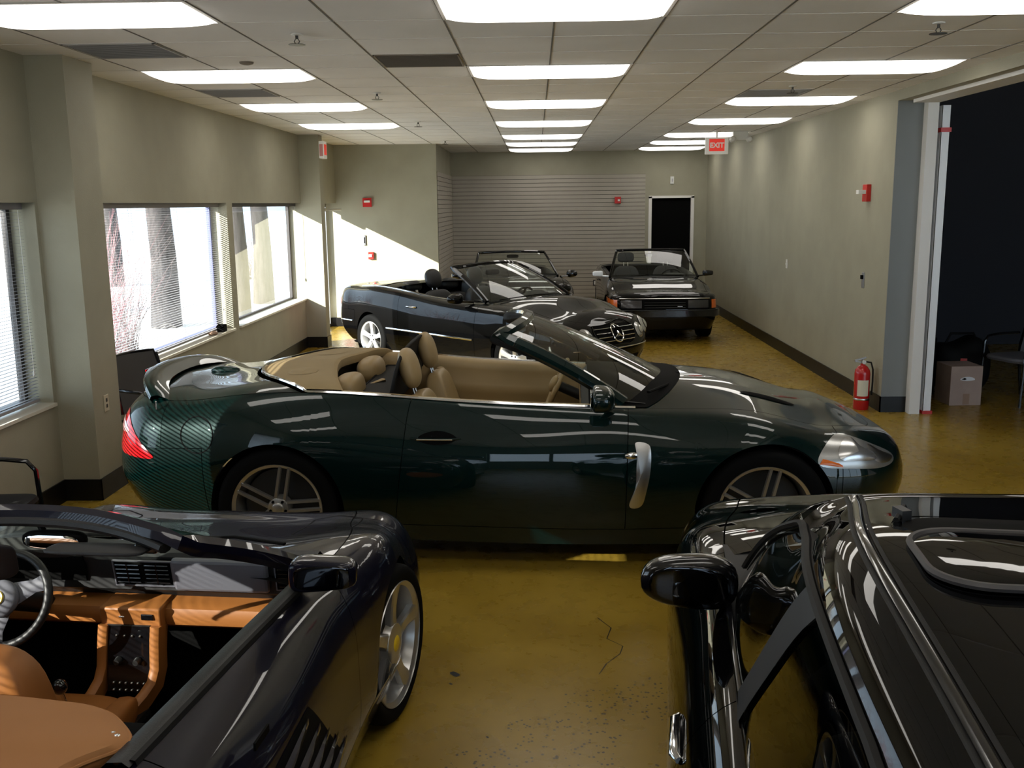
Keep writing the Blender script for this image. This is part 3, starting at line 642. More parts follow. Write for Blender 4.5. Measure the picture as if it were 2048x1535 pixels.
def panel(b, u0, u1, v0, v1, nu, nv, arches=(), off=0):
    fu0 = u0 if callable(u0) else (lambda v: np.full(np.shape(v), u0)); fu1 = u1 if callable(u1) else (lambda v: np.full(np.shape(v), u1))
    A = list(np.linspace(0, 1, nu)); vm = (v0+v1)/2 if not arches else .12
    a0 = float(fu0(np.array([vm]))[0]); a1 = float(fu1(np.array([vm]))[0])
    for (wx, wz, Rr) in arches:
        for th in np.linspace(-PI/2, PI/2, 25):
            uu = float(b.U(wx+Rr*math.sin(th), vm)[0])
            for e in ((0,) if abs(th) < 1.5 else (-2e-4, 2e-4)):
                a = (uu+e-a0)/(a1-a0)
                if 0 < a < 1: A.append(a)
    A = sorted(A); cols = []
    for a in A:
        vs = np.linspace(v0, v1, 160); U0 = fu0(vs); us = U0+(fu1(vs)-U0)*a; vst = v0
        if arches:
            P = b.S(us, vs)
            for (wx, wz, Rr) in arches:
                d = np.hypot(P[:, 0]-wx, P[:, 2]-wz)-Rr
                idx = np.where((d < 0) & (vs < b.vk(5)))[0]
                if len(idx):
                    j = idx[-1]
                    if j+1 < len(vs): vst = max(vst, vs[j]+(vs[j+1]-vs[j])*(-d[j])/(d[j+1]-d[j]+1e-9))
        vv = np.linspace(vst, v1, nv); U0 = fu0(vv); cols.append((U0+(fu1(vv)-U0)*a, vv))
    U = np.array([c[0] for c in cols]); V = np.array([c[1] for c in cols]); P = b.S(U, V)
    if off: P = P+b.N(U, V)*off
    return P
def decal(b, mb, poly, plane, off=.003, dome=.0, urange=(0, 1), vrange=(0, 1), mirror=True, dens=6, rings=(0.02, .3, .6, .85, 1), smoothp=True, skirt=0, mirror_only=False):
    P = np.array(poly, float)
    Q = np.vstack([P, P[:1]])
    if smoothp:
        Pc = np.vstack([P[-2:], P, P[:3]]); d = np.r_[0, np.cumsum(np.linalg.norm(np.diff(Pc, axis=0), axis=1)**.5)]
        Q = spl_rows(d, spl_ops(d), np.linspace(d[2], d[-3], len(P)*dens+1))@Pc
    else:
        Q = np.vstack([P[i]+(Q[i+1]-P[i])*f for i in range(len(P)) for f in np.linspace(0, 1, dens, endpoint=False)]+[Q[:1]])
    Q = Q[:-1]; c = Q.mean(0); G = []
    allp = np.vstack([c+(Q-c)*r for r in rings]); uv = b.find(allp, plane, urange, vrange); S = b.S(uv[:, 0], uv[:, 1]); N_ = b.N(uv[:, 0], uv[:, 1])
    n = len(Q); H = np.repeat([off+dome*(1-r*r) for r in rings], n)[:, None]
    S = (S+N_*H).reshape(len(rings), n, 3)
    if skirt: S = np.concatenate([S, (S[-1]-N_.reshape(len(rings), n, 3)[-1]*skirt)[None]], 0)
    # orientation: make faces point outward
    a, b2, c2 = S[1, 0], S[2, 0], S[1, 1]
    fl = np.dot(np.cross(b2-a, c2-a), N_[n]) < 0
    if not mirror_only: mb.grid(S, wv=True, flip=fl)
    if mirror or mirror_only: mb.grid(S*np.array([1, -1, 1]), wv=True, flip=not fl)
    return S
def ribbon(b, mb, pts, plane, w=.004, off=.002, urange=(0, 1), vrange=(0, 1), n=40, mirror=True, closed=False, dome=0, taper=False, smoothc=True):
    P = np.array(pts, float)
    if closed: P = np.vstack([P, P[:1]])
    if smoothc: P = interp_curve(P, n)
    else:
        d = np.r_[0, np.cumsum(np.linalg.norm(np.diff(P, axis=0), axis=1))]; q = np.linspace(0, d[-1], n); P = np.stack([np.interp(q, d, P[:, 0]), np.interp(q, d, P[:, 1])], 1)
    uv = b.find(P, plane, urange, vrange); S = b.S(uv[:, 0], uv[:, 1]); N_ = b.N(uv[:, 0], uv[:, 1])
    T = np.gradient(S, axis=0); B = np.cross(N_, T); B /= np.linalg.norm(B, axis=1, keepdims=True)+1e-9
    ww = np.full(len(S), w/2)
    if taper: ww = ww*np.sin(np.linspace(0.15, PI-.15, len(S)))
    rows = [S+B*(k*ww)[:, None]+N_*(off+dome*(1-k*k) if abs(k) < .99 else (off-.004 if dome else off)) for k in (-1, -.98, 0, .98, 1)]
    G = np.stack(rows, 1); mb.grid(G)
    if mirror: mb.mgrid(G) if False else mb.grid(G*np.array([1, -1, 1]), flip=True)
    return S

# ------------------------------------------------------------------ wheels, seats and small car parts
WHEELS = {}
def make_wheel(style, r, rim, w_, hubcol=None, alloy='alloy'):
    m_ = MB()
    # barrel
    m_.lathe([(rim+.004, .0), (rim+.006, -.004), (rim-.004, -.010), (rim-.014, -.016), (rim-.022, -.05), (rim-.035, -w_*.55), (rim-.02, -w_*.9)], 64)
    S_ = []
    def spoke(ang, r0, r1, wf, yf, th=.022, off=0.0):
        n = 10; G = []
        for i in range(n):
            t = i/(n-1); rr = r0+(r1-r0)*t; hw = wf(t); yy = yf(t)
            ring = [(-hw, yy-th), (-hw*.98, yy-.006), (-hw*.7, yy), (hw*.7, yy), (hw*.98, yy-.006), (hw, yy-th)]
            G.append([( (rr)*math.cos(ang)-(q+off)*math.sin(ang), z_, rr*math.sin(ang)+(q+off)*math.cos(ang)) for q, z_ in ring])
        m_.grid(np.array(G), wv=True, flip=True)
    if style == 'pairs':
        for k in range(5):
            a = PI/2+2*PI*k/5+R(12)
            for s in (-1, 1): spoke(a, .04, rim-.008, lambda t: .0105-.001*t, lambda t: -.030+.022*t, off=s*(.026))
        m_.lathe([(0, -.018), (.03, -.018), (.058, -.026), (.066, -.05), (.066, -.09)], 40)
    elif style == 'star5':
        for k in range(5):
            a = PI/2+2*PI*k/5+R(8)
            spoke(a, .03, rim-.006, lambda t: .046-.028*math.sin(PI*min(t*1.1, 1))*.45-.014*t+.016*max(0, t-.75)*2, lambda t: -.016-.012*math.sin(PI*t)+.006*t, th=.03)
        m_.lathe([(0, -.014), (.05, -.014), (.08, -.020), (.088, -.05)], 40)
    else:
        for k in range(5):
            a = PI/2+2*PI*k/5
            spoke(a, .03, rim-.006, lambda t: .034-.010*math.sin(PI*t)+.004*t, lambda t: -.030+.02*t, th=.03)
        m_.lathe([(0, -.02), (.035, -.02), (.06, -.03), (.066, -.06)], 40)
    wo = m_.build('wheel', alloy, sharp=35)
    t = MB(); t.lathe([(rim-.004, -.016), (rim+.006, -.006), (rim+.016, -.001), (r-.035, .004), (r-.014, -.004), (r-.003, -.022), (r, -.045), (r, -w_+.045), (r-.003, -w_+.02), (r-.02, -w_), (rim-.01, -w_)], 72); t.build('tyre', 'tyre', wo)
    t = MB(); t.lathe([(0, -w_*.45), (rim-.045, -w_*.45), (rim-.045, -w_*.45-.02), (0, -w_*.45-.02)], 40); t.build('brake_disc', 'dark_disc', wo)
    t = MB(); t.lathe([(0, -.010), (.026, -.010), (.033, -.014), (.034, -.03)], 28); hc = t.build('hub_cap', hubcol or alloy, wo)
    if style in ('star5', 'pairs', 'five'):
        t = MB().use('matte_black')
        for k in range(5):
            a = PI/2+2*PI*(k+.5)/5; t.lathe([(0, -.0165), (.008, -.0165), (.0085, -.03)], 12, c=(.046*math.cos(a), 0, .046*math.sin(a)))
        q = t.build('wheel_bolts', None, wo); tag(q, kind='stuff')
    return wo
def emblem_horse(parent, loc, rot, s=.02, name='horse_emblem'):
    pl = [(-.1, -1), (.1, -.95), (.12, -.3), (.45, -.75), (.55, -.7), (.3, -.1), (.2, .2), (.55, .1), (.6, .25), (.2, .45), (.25, .7), (.45, .75), (.4, .9), (.1, 1), (-.1, .7), (-.25, .3), (-.3, .0), (-.6, .5), (-.75, .45), (-.5, -.05), (-.2, -.35)]
    t = MB(); t.prism([(x*s, z*s) for x, z in pl], 0, .0012); o = t.build(name, 'matte_black', parent, smooth=False); o.location = loc; o.rotation_euler = rot; return o
def place_wheels(root, wo, xf, xr, yf, yr, r, steer=0):
    first = True
    for (x, y) in ((xf, yf), (xf, -yf), (xr, yr), (xr, -yr)):
        o = wo if first else copy_tree(wo)
        first = False; o.parent = root; o.location = (x, y, r); st = R(steer) if x > 0 else 0
        o.rotation_euler = (0, 0, (0 if y > 0 else PI)+st)
def wheel_wells(root, wells, yin=.45):
    for (wx, wz, Rr, yo) in wells:
        for s in (1, -1):
            m_ = MB(); a = np.linspace(-.35, PI+.35, 28); G = [[(wx+(Rr-.004)*math.cos(t), s*y, wz+(Rr-.004)*math.sin(t)) for y in (yo-.03, yin)] for t in a]
            m_.grid(np.array(G), flip=(s < 0))
            G = [[(wx+(Rr-.004)*k*math.cos(t), s*yin, wz+(Rr-.004)*k*math.sin(t)) for k in (0.02, 1)] for t in a]; m_.grid(np.array(G), flip=(s < 0))
            m_.build('wheel_well', 'matte_black', root)
def pad(m_, c, r, e=(.55, .5), tilt=0, taper=0, bol=0, bolw=3, n=(36, 20), curve=0, yaw=0):
    M3 = Matrix.Rotation(yaw, 3, 'Z') @ Matrix.Rotation(tilt, 3, 'Y')
    def mod(q):
        x, y, z = q; k = z/r[2]
        y2 = y*(1-taper*max(0, k))
        f = abs(y2/r[1])
        x2 = x+(bol*f**bolw if x > 0 else 0)+curve*k*k
        return [x2, y2, z]
    m_.ellipsoid(c, r, n[0], n[1], e[0], e[1], mod=mod, M3=M3)
def seat(root, x, y, zc, ms, tilt=-20, hr=True, hh=.32, hw=.24, cw=.25, head='oval', belt=True, insert=None):
    # backrest leans rearwards (toward -x)
    t = R(tilt); ax = Vector((math.sin(t), 0, math.cos(t)))
    m_ = MB(); pad(m_, (x+.27, y, zc), (.27, cw, .075), (.5, .45), R(-8)); 
    for s in (-1, 1): pad(m_, (x+.27, y+s*(cw-.035), zc+.03), (.25, .045, .055), (.6, .5), R(-8), n=(20, 12))
    m_.build('seat_cushion', ms, root)
    c = Vector((x, y, zc+.03))+ax*hh
    m_ = MB(); pad(m_, c, (.070, hw, hh), (.5, .45), t, taper=.16, bol=.05, curve=.02)
    bo = m_.build('backrest', ms, root)
    m_ = MB()
    for s in (-1, 1):
        pth = [c+ax*(hh*k)+Vector((.068+.0, s*hw*.50*(1-.10*max(0, k)), 0)) for k in (-.9, -.4, .1, .6)]; m_.tube(pth, .005, 6, flat=.6)
    m_.build('stitching_welts', ms, bo)
    if hr:
        hc = c+ax*(hh+.155)
        m_ = MB()
        for s in (-1, 1): m_.tube([c+ax*(hh-.05)+Vector((0, s*.035, 0)), hc+Vector((0, s*.035, 0))], .007, 8)
        m_.build('headrest_posts', 'satin_metal', bo)
        m_ = MB()
        if head == 'oval': pad(m_, hc+Vector((.01, 0, 0)), (.058, .125, .125), (.85, .8), t, taper=-.0)
        else: pad(m_, hc+Vector((.01, 0, 0)), (.05, .14, .085), (.55, .5), t)
        m_.build('headrest', ms, root)
def steering_wheel(root, loc, tilt, r, mt_='leather_black', hub='leather_black', spokes=(90, 210, 330), logo=None, hubr=.06):
    # axis points rearward/up
    M3 = Matrix.Rotation(tilt, 3, 'Y'); L_ = Vector(loc)
    def X(p): return L_+M3@Vector(p)
    m_ = MB(); n = 48
    G = [[X((rr*math.cos(b), (r+rr*math.sin(b))*math.cos(a), (r+rr*math.sin(b))*math.sin(a))) for b in [2*PI*k/10 for k in range(10)] for rr in (.0145,)] for a in [2*PI*i/n for i in range(n)]]
    m_.grid(np.array([[tuple(q) for q in g] for g in G]), wu=True, wv=True); so_ = m_.build('steering_wheel', mt_, root, recalc=True)
    m_ = MB()
    for a in spokes:
        a = R(a); d = Vector((0, math.cos(a), math.sin(a))); e = Vector((0, -math.sin(a), math.cos(a)))
        G = []
        for t, hw in ((.0, .045), (.35, .036), (.7, .022), (1, .03)):
            rr = r*t; q = .006-.02*(1-t)
            G.append([tuple(X(d*rr+e*s*hw+Vector((q2, 0, 0)))) for s, q2 in ((-1, q), (-.6, q-.008), (.6, q-.008), (1, q), (0, q+.012))])
        m_.grid(np.array(G), wv=True)
    m_.build('spokes', 'dash_grey' if logo else mt_, so_, recalc=True)
    m_ = MB(); m_.ellipsoid(X((-.02, 0, 0)), (.03, hubr, hubr), 24, 12, M3=M3); m_.build('hub', 'dash_grey' if logo else hub, so_)
    if logo:
        m_ = MB(); G = [[X((-.053, rr*math.cos(a), rr*math.sin(a))) for rr in (.0001, .024)]+[X((-.045, .026*math.cos(a), .026*math.sin(a)))] for a in [2*PI*i/28 for i in range(28)]]
        m_.grid(np.array([[tuple(q) for q in g] for g in G]), wu=True); m_.build('yellow_badge', 'yellow', so_, recalc=True)
        e = emblem_horse(so_, X((-.056, 0, 0)), (0, 0, 0), .012); e.matrix_basis = Matrix.Translation(X((-.0545, 0, 0))) @ M3.to_4x4() @ Matrix.Rotation(PI/2, 4, 'Z')
    m_ = MB(); m_.tube([X((0, 0, 0)), X((.25, 0, 0))], .035, 12); m_.build('steering_column', 'leather_black', root)
def windshield(root, B, T, bulge=.035, glass='car_glass', frame='paint_black', fw=.032, n=25, pillar_up=None, thick=.022, header=True, hw=None, black_border=True, lower=True):
    """B,T = (x_centre, x_edge, half width, z_centre, z_edge) for base and header curves"""
    def cur(Q, s): return np.array([Q[0]+(Q[1]-Q[0])*abs(s)**2.2, Q[2]*s, Q[3]+(Q[4]-Q[3])*s*s])
    ss = np.linspace(-1, 1, n); tt = np.linspace(0, 1, 15); G = []
    for s in ss:
        b_, t_ = cur(B, s), cur(T, s); nrm = np.cross(t_-b_, [0, 1, 0]); nrm = nrm/np.linalg.norm(nrm); nrm = -nrm if nrm[0] < 0 else nrm
        G.append([b_+(t_-b_)*t+nrm*bulge*4*t*(1-t)*.5 for t in tt])
    G = np.array(G); m_ = MB(); m_.grid(G); g = m_.build('windshield_glass', glass, root)
    if black_border:
        m_ = MB(); nn = MB()
        def strip(P, Q): m_.grid(np.stack([P, Q], 1))
        o = np.array([-.004, 0, 0])
        for e0, e1 in ((0, .05),):
            Gi = np.array([[G[i, j] for j in (0,)] for i in range(n)])[:, 0]; Gj = G[:, 1]; strip(Gi+o, Gj+o)
        m_.build('black_border', 'matte_black', g)
    path = [G[0, k] for k in range(15)]+[cur(T, s) for s in ss[1:-1]]+[G[-1, k] for k in range(14, -1, -1)]
    path = [Vector(p) for p in path]
    ups = []
    for i, p in enumerate(path):
        if i < 15: ups.append((.55, -.8, .35))
        elif i >= len(path)-15: ups.append((.55, .8, .35))
        else: ups.append((.35, -.25 if i < 18 else (.25 if i > len(path)-19 else 0), .95))
    # smooth the ups
    U_ = np.array(ups)
    for _ in range(4): U_[1:-1] = (U_[:-2]+U_[1:-1]*2+U_[2:])/4
    h2 = hw or fw
    prof = [(-.5*fw, -thick*.6), (-.5*fw, thick*.2), (-.25*fw, thick*.8), (.25*fw, thick*.8), (.5*fw, thick*.2), (.5*fw, -thick*.6)]
    m_ = MB(); m_.sweep(path, prof, up=[tuple(x) for x in U_]); fo = m_.build('windshield_frame', frame, root, recalc=True)
    return G, path
def mirror_side(root, loc, s, size=(.08, .11, .065), mt_='paint_black', body=None, rot=0, glass='mirror', stalk=True, e=(.7, .7)):
    M3 = Matrix.Rotation(rot, 3, 'Z')
    m_ = MB(); m_.ellipsoid(loc, size, 28, 16, e[0], e[1], mod=lambda q: [q[0] if q[0] > 0 else q[0]*.35, q[1], q[2]*(1-.15*q[1]*s/size[1])], M3=M3); o = m_.build('side_mirror', mt_, root)
    m_ = MB(); m_.ellipsoid(Vector(loc)+M3@Vector((-size[0]*.36, 0, 0)), (.004, size[1]*.82, size[2]*.78), 24, 10, e[0], e[1], M3=M3); m_.build('mirror_glass', glass, o)
    if stalk and body:
        m_ = MB(); m_.tube([Vector(body), (Vector(body)+Vector(loc))/2+Vector((0, 0, -.015)), Vector(loc)+Vector((0, -s*size[1]*.5, -size[2]*.5))], [.028, .022, .028], 10, flat=.6); m_.build('mirror_arm', mt_, o)
    return o
def body_panels(root, b, P, sp):
    """cut the lofted skin into named panels with narrow gaps and a dark backing"""
    arches = sp['arches']; g = .0022; v5 = b.vk(5); e = .0022/b.L
    U = lambda x: (lambda v: b.U(x, v))
    def Xl(x0, x1, va, vb):   # slanted cut line: x0 at va to x1 at vb
        return lambda v: b.U(x0+(x1-x0)*np.clip((np.asarray(v)-va)/(vb-va), 0, 1), v)
    vs = b.vk(sp.get('sill', .7))
    xd0, xd1, xf, xr = sp['xd0'], sp['xd1'], sp['xf'], sp['xr']
    sl0 = sp.get('slant0', 0); sl1 = sp.get('slant1', 0)
    mid = sp.get('xd_mid')
    def mk(name, mt_, Ps, label=None, mirror=True):
        for s in ((1, -1) if not mirror else (0,)):
            m_ = MB()
            for Q in Ps:
                if mirror: m_.mgrid(Q, True)
                elif s > 0: m_.grid(Q, True)
                else: m_.grid(Q*np.array([1, -1, 1]))
            o = m_.build(name, mt_, root, sharp=50); out.append((name, s, o))
            if label: o['label'] = label
    out = []
    # doors
    doors = [(xd0, xd1, sl0, sl1)] if mid is None else [(xd0, mid, sl0, 0), (mid, xd1, 0, sl1)]
    for (a, c, s0, s1) in doors: mk('door', P, [panel(b, Xl(a+g-s0, a+g, vs, v5), Xl(c-g, c-g+s1, vs, v5), vs+e, v5-e, 50, 26)], mirror=False)
    # sills
    mk('side_skirt', P, [panel(b, U(xr+sp['arches'][1][2]*2 if False else sp['arches'][1][0]+.02), U(sp['arches'][0][0]-.02), 0, vs-e, 50, 6, arches)], mirror=False)
    # fenders
    vb_f, vb_r = b.vk(sp.get('vbf', 5)), b.vk(sp.get('vbr', 5))
    vfend = v5-e
    Ps = [panel(b, Xl(xd1+g, xd1+g+sl1, vs, v5), U(sp['arches'][0][0]), vs+e, vfend, 22, 26, arches), panel(b, U(sp['arches'][0][0]), U(xf-g), 0, vfend, 30, 26, arches)]
    if vb_f < v5-.01: Ps.append(panel(b, U(xf-g), U(sp.get('xf2', xf+.3)), vb_f+e, vfend, 24, 12))
    mk('front_fender', P, Ps, mirror=False)
    Ps = [panel(b, U(sp['arches'][1][0]), Xl(xd0-g-sl0, xd0-g, vs, v5), vs+e, v5-e if not sp.get('deck_join') else v5, 22, 26, arches), panel(b, U(xr+g), U(sp['arches'][1][0]), 0, v5-e, 30, 26, arches)]
    if vb_r < v5-.01: Ps.append(panel(b, U(sp.get('xr2', xr-.3)), U(xr+g), vb_r+e, v5-e, 24, 12))
    mk('rear_quarter_panel', P, Ps, mirror=False)
    # bumpers
    Ps = [panel(b, U(xf+g), 1.0, 0, vb_f-e, 40, 26, arches)]
    if vb_f < v5-.01: Ps.append(panel(b, U(sp.get('xf2', xf+.3)+.003), 1.0, vb_f, v5-e, 30, 10))
    mk('front_bumper', sp.get('bump', P), Ps)
    Ps = [panel(b, 0.0, U(xr-g), 0, vb_r-e, 40, 26, arches)]
    if vb_r < v5-.01: Ps.append(panel(b, 0.0, U(sp.get('xr2', xr-.3)-.003), vb_r, v5-e, 30, 10))
    mk('rear_bumper', sp.get('bump', P), Ps)
    # hood and trunk
    hc, he = sp['hood']; dc, de = sp['deck']
    def edge(xc, xe): return lambda v: b.U(xe+(xc-xe)*(1-(1-np.clip((np.asarray(v)-v5)/(1-v5), 0, 1))**2.2), v)
    mk('hood', P, [panel(b, edge(hc, he), 1.0, v5+e, 1.0, 60, 22)])
    mk('trunk_lid', P, [panel(b, 0.0, edge(dc, de), v5+e, 1.0, 40, 22)])
    # dark backing behind the gaps
    m_ = MB(); m_.mgrid(flip=True, P=panel(b, 0.0, 1.0, 0, v5+.001, 120, 12, [(a[0], a[1], a[2]+.012) for a in arches], off=-.014))
    cw, cwe = sp.get('cowl', (hc-.14, he-.12)); m_.mgrid(panel(b, edge(cw, cwe), 1.0, v5, 1.0, 30, 12, off=-.012), True); dk, dke = sp.get('deckin', (dc, de)); m_.mgrid(panel(b, 0.0, edge(dk, dke), v5, 1.0, 24, 12, off=-.012), True)
    # floor pan
    q = b.T[:, 2]; pl = [(float(p[0]), float(p[1])*.93) for p in q[::12]]; pl = pl+[(x, -y) for x, y in pl[::-1]]
    m_.add([(x, y, .19) for x, y in pl], [tuple(range(len(pl)))])
    m_.build('inner_shell', 'matte_black', root, weld=False)
    wheel_wells(root, [(a[0], a[1], a[2], a[3] if len(a) > 3 else .85) for a in sp['wells']])
    return out, edge
def trim_sweep(b, m_, x0, x1, prof, n=50, mirror=True, v=None, plan=None):
    """profile (inward, up) swept along the belt rail between x0 and x1"""
    v = v if v is not None else b.vk(5); us = np.linspace(float(b.U(x0, v)[0]), float(b.U(x1, v)[0]), n); P = b.S(us, np.full(n, v))
    T = np.gradient(P, axis=0); T[:, 2] = 0; T /= np.linalg.norm(T, axis=1, keepdims=True); IN = np.stack([T[:, 1], -T[:, 0], 0*T[:, 0]], 1)
    G = np.stack([P+IN*a+np.array([0, 0, z]) for a, z in prof], 1)
    m_.grid(G, flip=True)
    if mirror: m_.grid(G*np.array([1, -1, 1]))
    return P
# ------------------------------------------------------------------ green grand tourer convertible (centre)
def green_convertible():
    root = empty('convertible_car', (-.075, 6.16, 0), rz=R(-2.1), label='dark green convertible with tan leather interior parked across the middle of the room', cat='car')
    xs = [-1.95, -1.65, -1.376, -.9, -.4, .1, .6, 1.0, 1.376, 1.72]
    Y = [[.76, .80, .82, .845, .86, .865, .86, .85, .82, .755],
         [.83, .87, .90, .90, .895, .895, .895, .89, .88, .82],
         [.87, .915, .94, .93, .915, .91, .91, .92, .92, .86],
         [.85, .90, .93, .91, .885, .88, .88, .895, .895, .82],
         [.79, .83, .86, .855, .83, .82, .82, .82, .81, .72],
         [.68, .73, .77, .79, .775, .765, .745, .72, .67, .58],
         [.36, .39, .41, .42, .41, .41, .40, .38, .35, .30],
         [0]*10]
    Z = [[.23, .21, .19, .17, .16, .15, .15, .155, .165, .18],
         [.38, .36, .33, .30, .29, .28, .28, .29, .30, .32],
         [.58, .58, .57, .54, .53, .53, .53, .54, .55, .52],
         [.75, .77, .78, .76, .74, .735, .735, .74, .73, .66],
         [.88, .91, .925, .92, .895, .885, .88, .87, .84, .755],
         [.94, .98, 1.005, .998, .958, .932, .915, .905, .875, .78],
         [.985, 1.02, 1.045, 1.05, 1.03, 1.02, 1.005, .975, .93, .83],
         [1.0, 1.035, 1.06, 1.07, 1.05, 1.04, 1.02, .995, .955, .86]]
    front = [(2.20, .18), (2.30, .32), (2.33, .47), (2.29, .60), (2.21, .665), (2.13, .70), (2.05, .735), (2.02, .75)]
    rear = [(-2.36, .24), (-2.46, .38), (-2.50, .56), (-2.47, .74), (-2.43, .87), (-2.37, .94), (-2.33, .975), (-2.33, .985)]
    b = Body(xs, Y, Z, front, rear, 2.15, 2.6)
    W, RW = 1.376, .352
    sp = dict(arches=[(W, .35, .392), (-W, .35, .392)], wells=[(W, .35, .392, .90), (-W, .35, .392, .92)], xd0=-.60, xd1=.60, slant0=.10, slant1=.02,
              xf=1.80, xr=-1.80, vbr=2.7, xr2=-2.05, hood=(.80, .72), deck=(-1.70, -1.24), sill=.8, cowl=(.40, .40), deckin=(-1.7, -1.22))
    P = 'paint_green'
    parts, edge = body_panels(root, b, P, sp)
    v5 = b.vk(5); e = .002
    doors = {s: o for n, s, o in parts if n == 'door'}
    # wheels
    wo = make_wheel('pairs', .352, .258, .24)
    place_wheels(root, wo, W, -W, .895, .905, .352)
    # tonneau cover (folded top boot)
    def Ud(xc, xe, p=2.2): return lambda v: b.U(xe+(xc-xe)*(1-(1-np.clip((np.asarray(v)-v5)/(1-v5), 0, 1))**p), v)
    m_ = MB(); G = panel(b, Ud(-1.66, -1.20), Ud(-1.20, -1.00, 1.6), v5+.012, 1.0, 30, 24, off=.012); m_.mgrid(G, True)
    # rolled front edge
    F = G[-1]; roll = np.stack([F, F+[.018, 0, -.008], F+[.022, 0, -.03], F+[.012, 0, -.06]], 0); m_.mgrid(roll, True)
    m_.build('tonneau_cover', 'canvas_tan', root)
    for s in (-1, 1):
        m_ = MB()
        S_ = decal(b, m_, [(-1.40, .28), (-1.28, .28), (-1.26, .46), (-1.38, .47)], 'xy', off=.0135, dome=.006, mirror=s < 0, mirror_only=s < 0, vrange=(v5, 1), dens=5)
        m_.build('hinge_bulge', 'canvas_tan', root)
    # chrome belt strip, around tonneau rear and forward to the pillars
    m_ = MB()
    us = np.linspace(float(b.U(-1.20, v5)[0]), float(b.U(.66, v5)[0]), 70); Pb = b.S(us, np.full(70, v5+.004))
    rear_e = G[0][::-1]
    path = np.vstack([rear_e[:-1], Pb]);
    prof = [(-.011, -.004), (-.008, .006), (.008, .006), (.011, -.004)]
    for s in (1, -1):
        m_.sweep([Vector((p[0], p[1]*s, p[2]+.004)) for p in path], [(q[0]*s, q[1]) for q in prof], up=(0, 0, 1), closed=False)
    m_.build('chrome_belt_strip', 'chrome', root)
    # tan side trims
    for s in (1, -1):
        m_ = MB(); pr_ = [(.012, .002), (.035, .008), (.075, .004), (.105, -.015), (.115, -.06), (.105, -.12), (.135, -.16), (.14, -.22), (.12, -.26), (.14, -.40), (.15, -.62)]
        n0 = len(m_.v); trim_sweep(b, m_, -1.19, .62, pr_, 60, mirror=False)
        if s < 0: m_.v = [(x, -y, z) for x, y, z in m_.v]
        m_.build('inner_side_trim', 'leather_tan', root, sharp=60)
    # cabin tub
    m_ = MB(); m_.bb(-1.25, .75, -.70, .70, .22, .24); m_.bb(-1.27, -1.25, -.70, .70, .22, .96); m_.bb(-1.0, .6, -.10, .10, .24, .42); m_.build('cabin_floor', 'leather_black', root, smooth=False)
    m_ = MB(); pad(m_, (-.2, 0, .47), (.42, .10, .07), (.4, .35)); m_.build('centre_console', 'leather_tan', root)
    # rear seats
    for s in (1, -1):
        m_ = MB(); pad(m_, (-.98, s*.34, .62), (.09, .27, .25), (.5, .45), R(-16), bol=.03); bo = m_.build('rear_backrest', 'leather_tan', root)
        m_ = MB(); pad(m_, (-1.06, s*.33, .955), (.085, .17, .085), (.75, .7), R(-10)); m_.build('rear_headrest', 'leather_tan', root)
        m_ = MB(); pad(m_, (-.74, s*.34, .40), (.26, .27, .08), (.5, .45), R(-6)); m_.build('rear_seat_cushion', 'leather_tan', root)
    m_ = MB(); m_.tube([(-1.02, -.10, .82), (-.98, -.09, .93), (-.91, -.03, .95), (-.90, .05, .88)], .018, 8, flat=.4); m_.build('rear_belt_guide', 'leather_tan', root)
    # front seats
    for s in (1, -1): seat(root, -.50, s*.37, .35, 'leather_tan', tilt=-15, hh=.285, hw=.25)
    for s in (1, -1):
        m_ = MB(); pad(m_, (-.62, s*.58, .88), (.035, .03, .05), (.7, .7)); m_.build('belt_guide', 'leather_tan', root)
        m_ = MB(); m_.tube([(-.70, s*.64, .93), (-.66, s*.62, .80), (-.55, s*.61, .55)], .022, 6, flat=.12); m_.build('seat_belt', 'matte_black', root)
    # wind deflector: horizontal screen over the rear seats and upright screen behind the front seats
    m_ = MB(); m_.bb(-1.0, -.76, -.60, .60, .93, .936); wd = m_.build('wind_deflector', 'mesh_black', root, smooth=False)
    m_ = MB(); m_.tube([(-1.0, -.60, .935), (-1.0, .60, .935)], .008, 6); m_.tube([(-1.0, -.60, .935), (-.76, -.62, .93)], .008, 6); m_.tube([(-1.0, .60, .935), (-.76, .62, .93)], .008, 6); m_.build('screen_frame', 'matte_black', wd)
    path = []
    for k in range(25):
        a = PI*k/24; path.append((-.76+.05*math.sin(a)**.5, -.62*math.copysign(abs(math.cos(a))**.6, math.cos(a)), .93+.265*math.sin(a)**.65))
    m_ = MB(); pts = np.array(path); low = pts.copy(); low[:, 2] = .86; low[:, 0] = -.77
    m_.grid(np.stack([low, pts], 1)); m_.tube([tuple(p) for p in pts], .011, 8); m_.build('upright_screen', 'mesh_black', wd)
    # dashboard and wheel
    m_ = MB(); G = []
    for y in np.linspace(-.70, .70, 21):
        bin_ = .05*math.exp(-((y-.37)/.2)**2); G.append([(.72, y, .93), (.55, y, .945+bin_), (.42, y, .93+bin_), (.36, y, .88+bin_*.5), (.37, y, .80), (.42, y, .70), (.46, y, .55), (.55, y, .40)])
    m_.grid(np.array(G)); m_.build('dashboard', 'dash_black', root)
    m_ = MB(); G = [[(.362-.004, y, .86), (.352, y, .82), (.362, y, .76), (.40, y, .70)] for y in np.linspace(-.68, .68, 15)]; m_.grid(np.array(G)); m_.build('dash_fascia', 'leather_tan', root)
    steering_wheel(root, (.20, .37, .84), R(24), .185, 'leather_tan', 'leather_tan')
    # windshield
    G, path = windshield(root, (.96, .60, .70, .955, .935), (.03, -.12, .56, 1.355, 1.305), .05, 'car_glass', 'paint_green', .075, thick=.028)
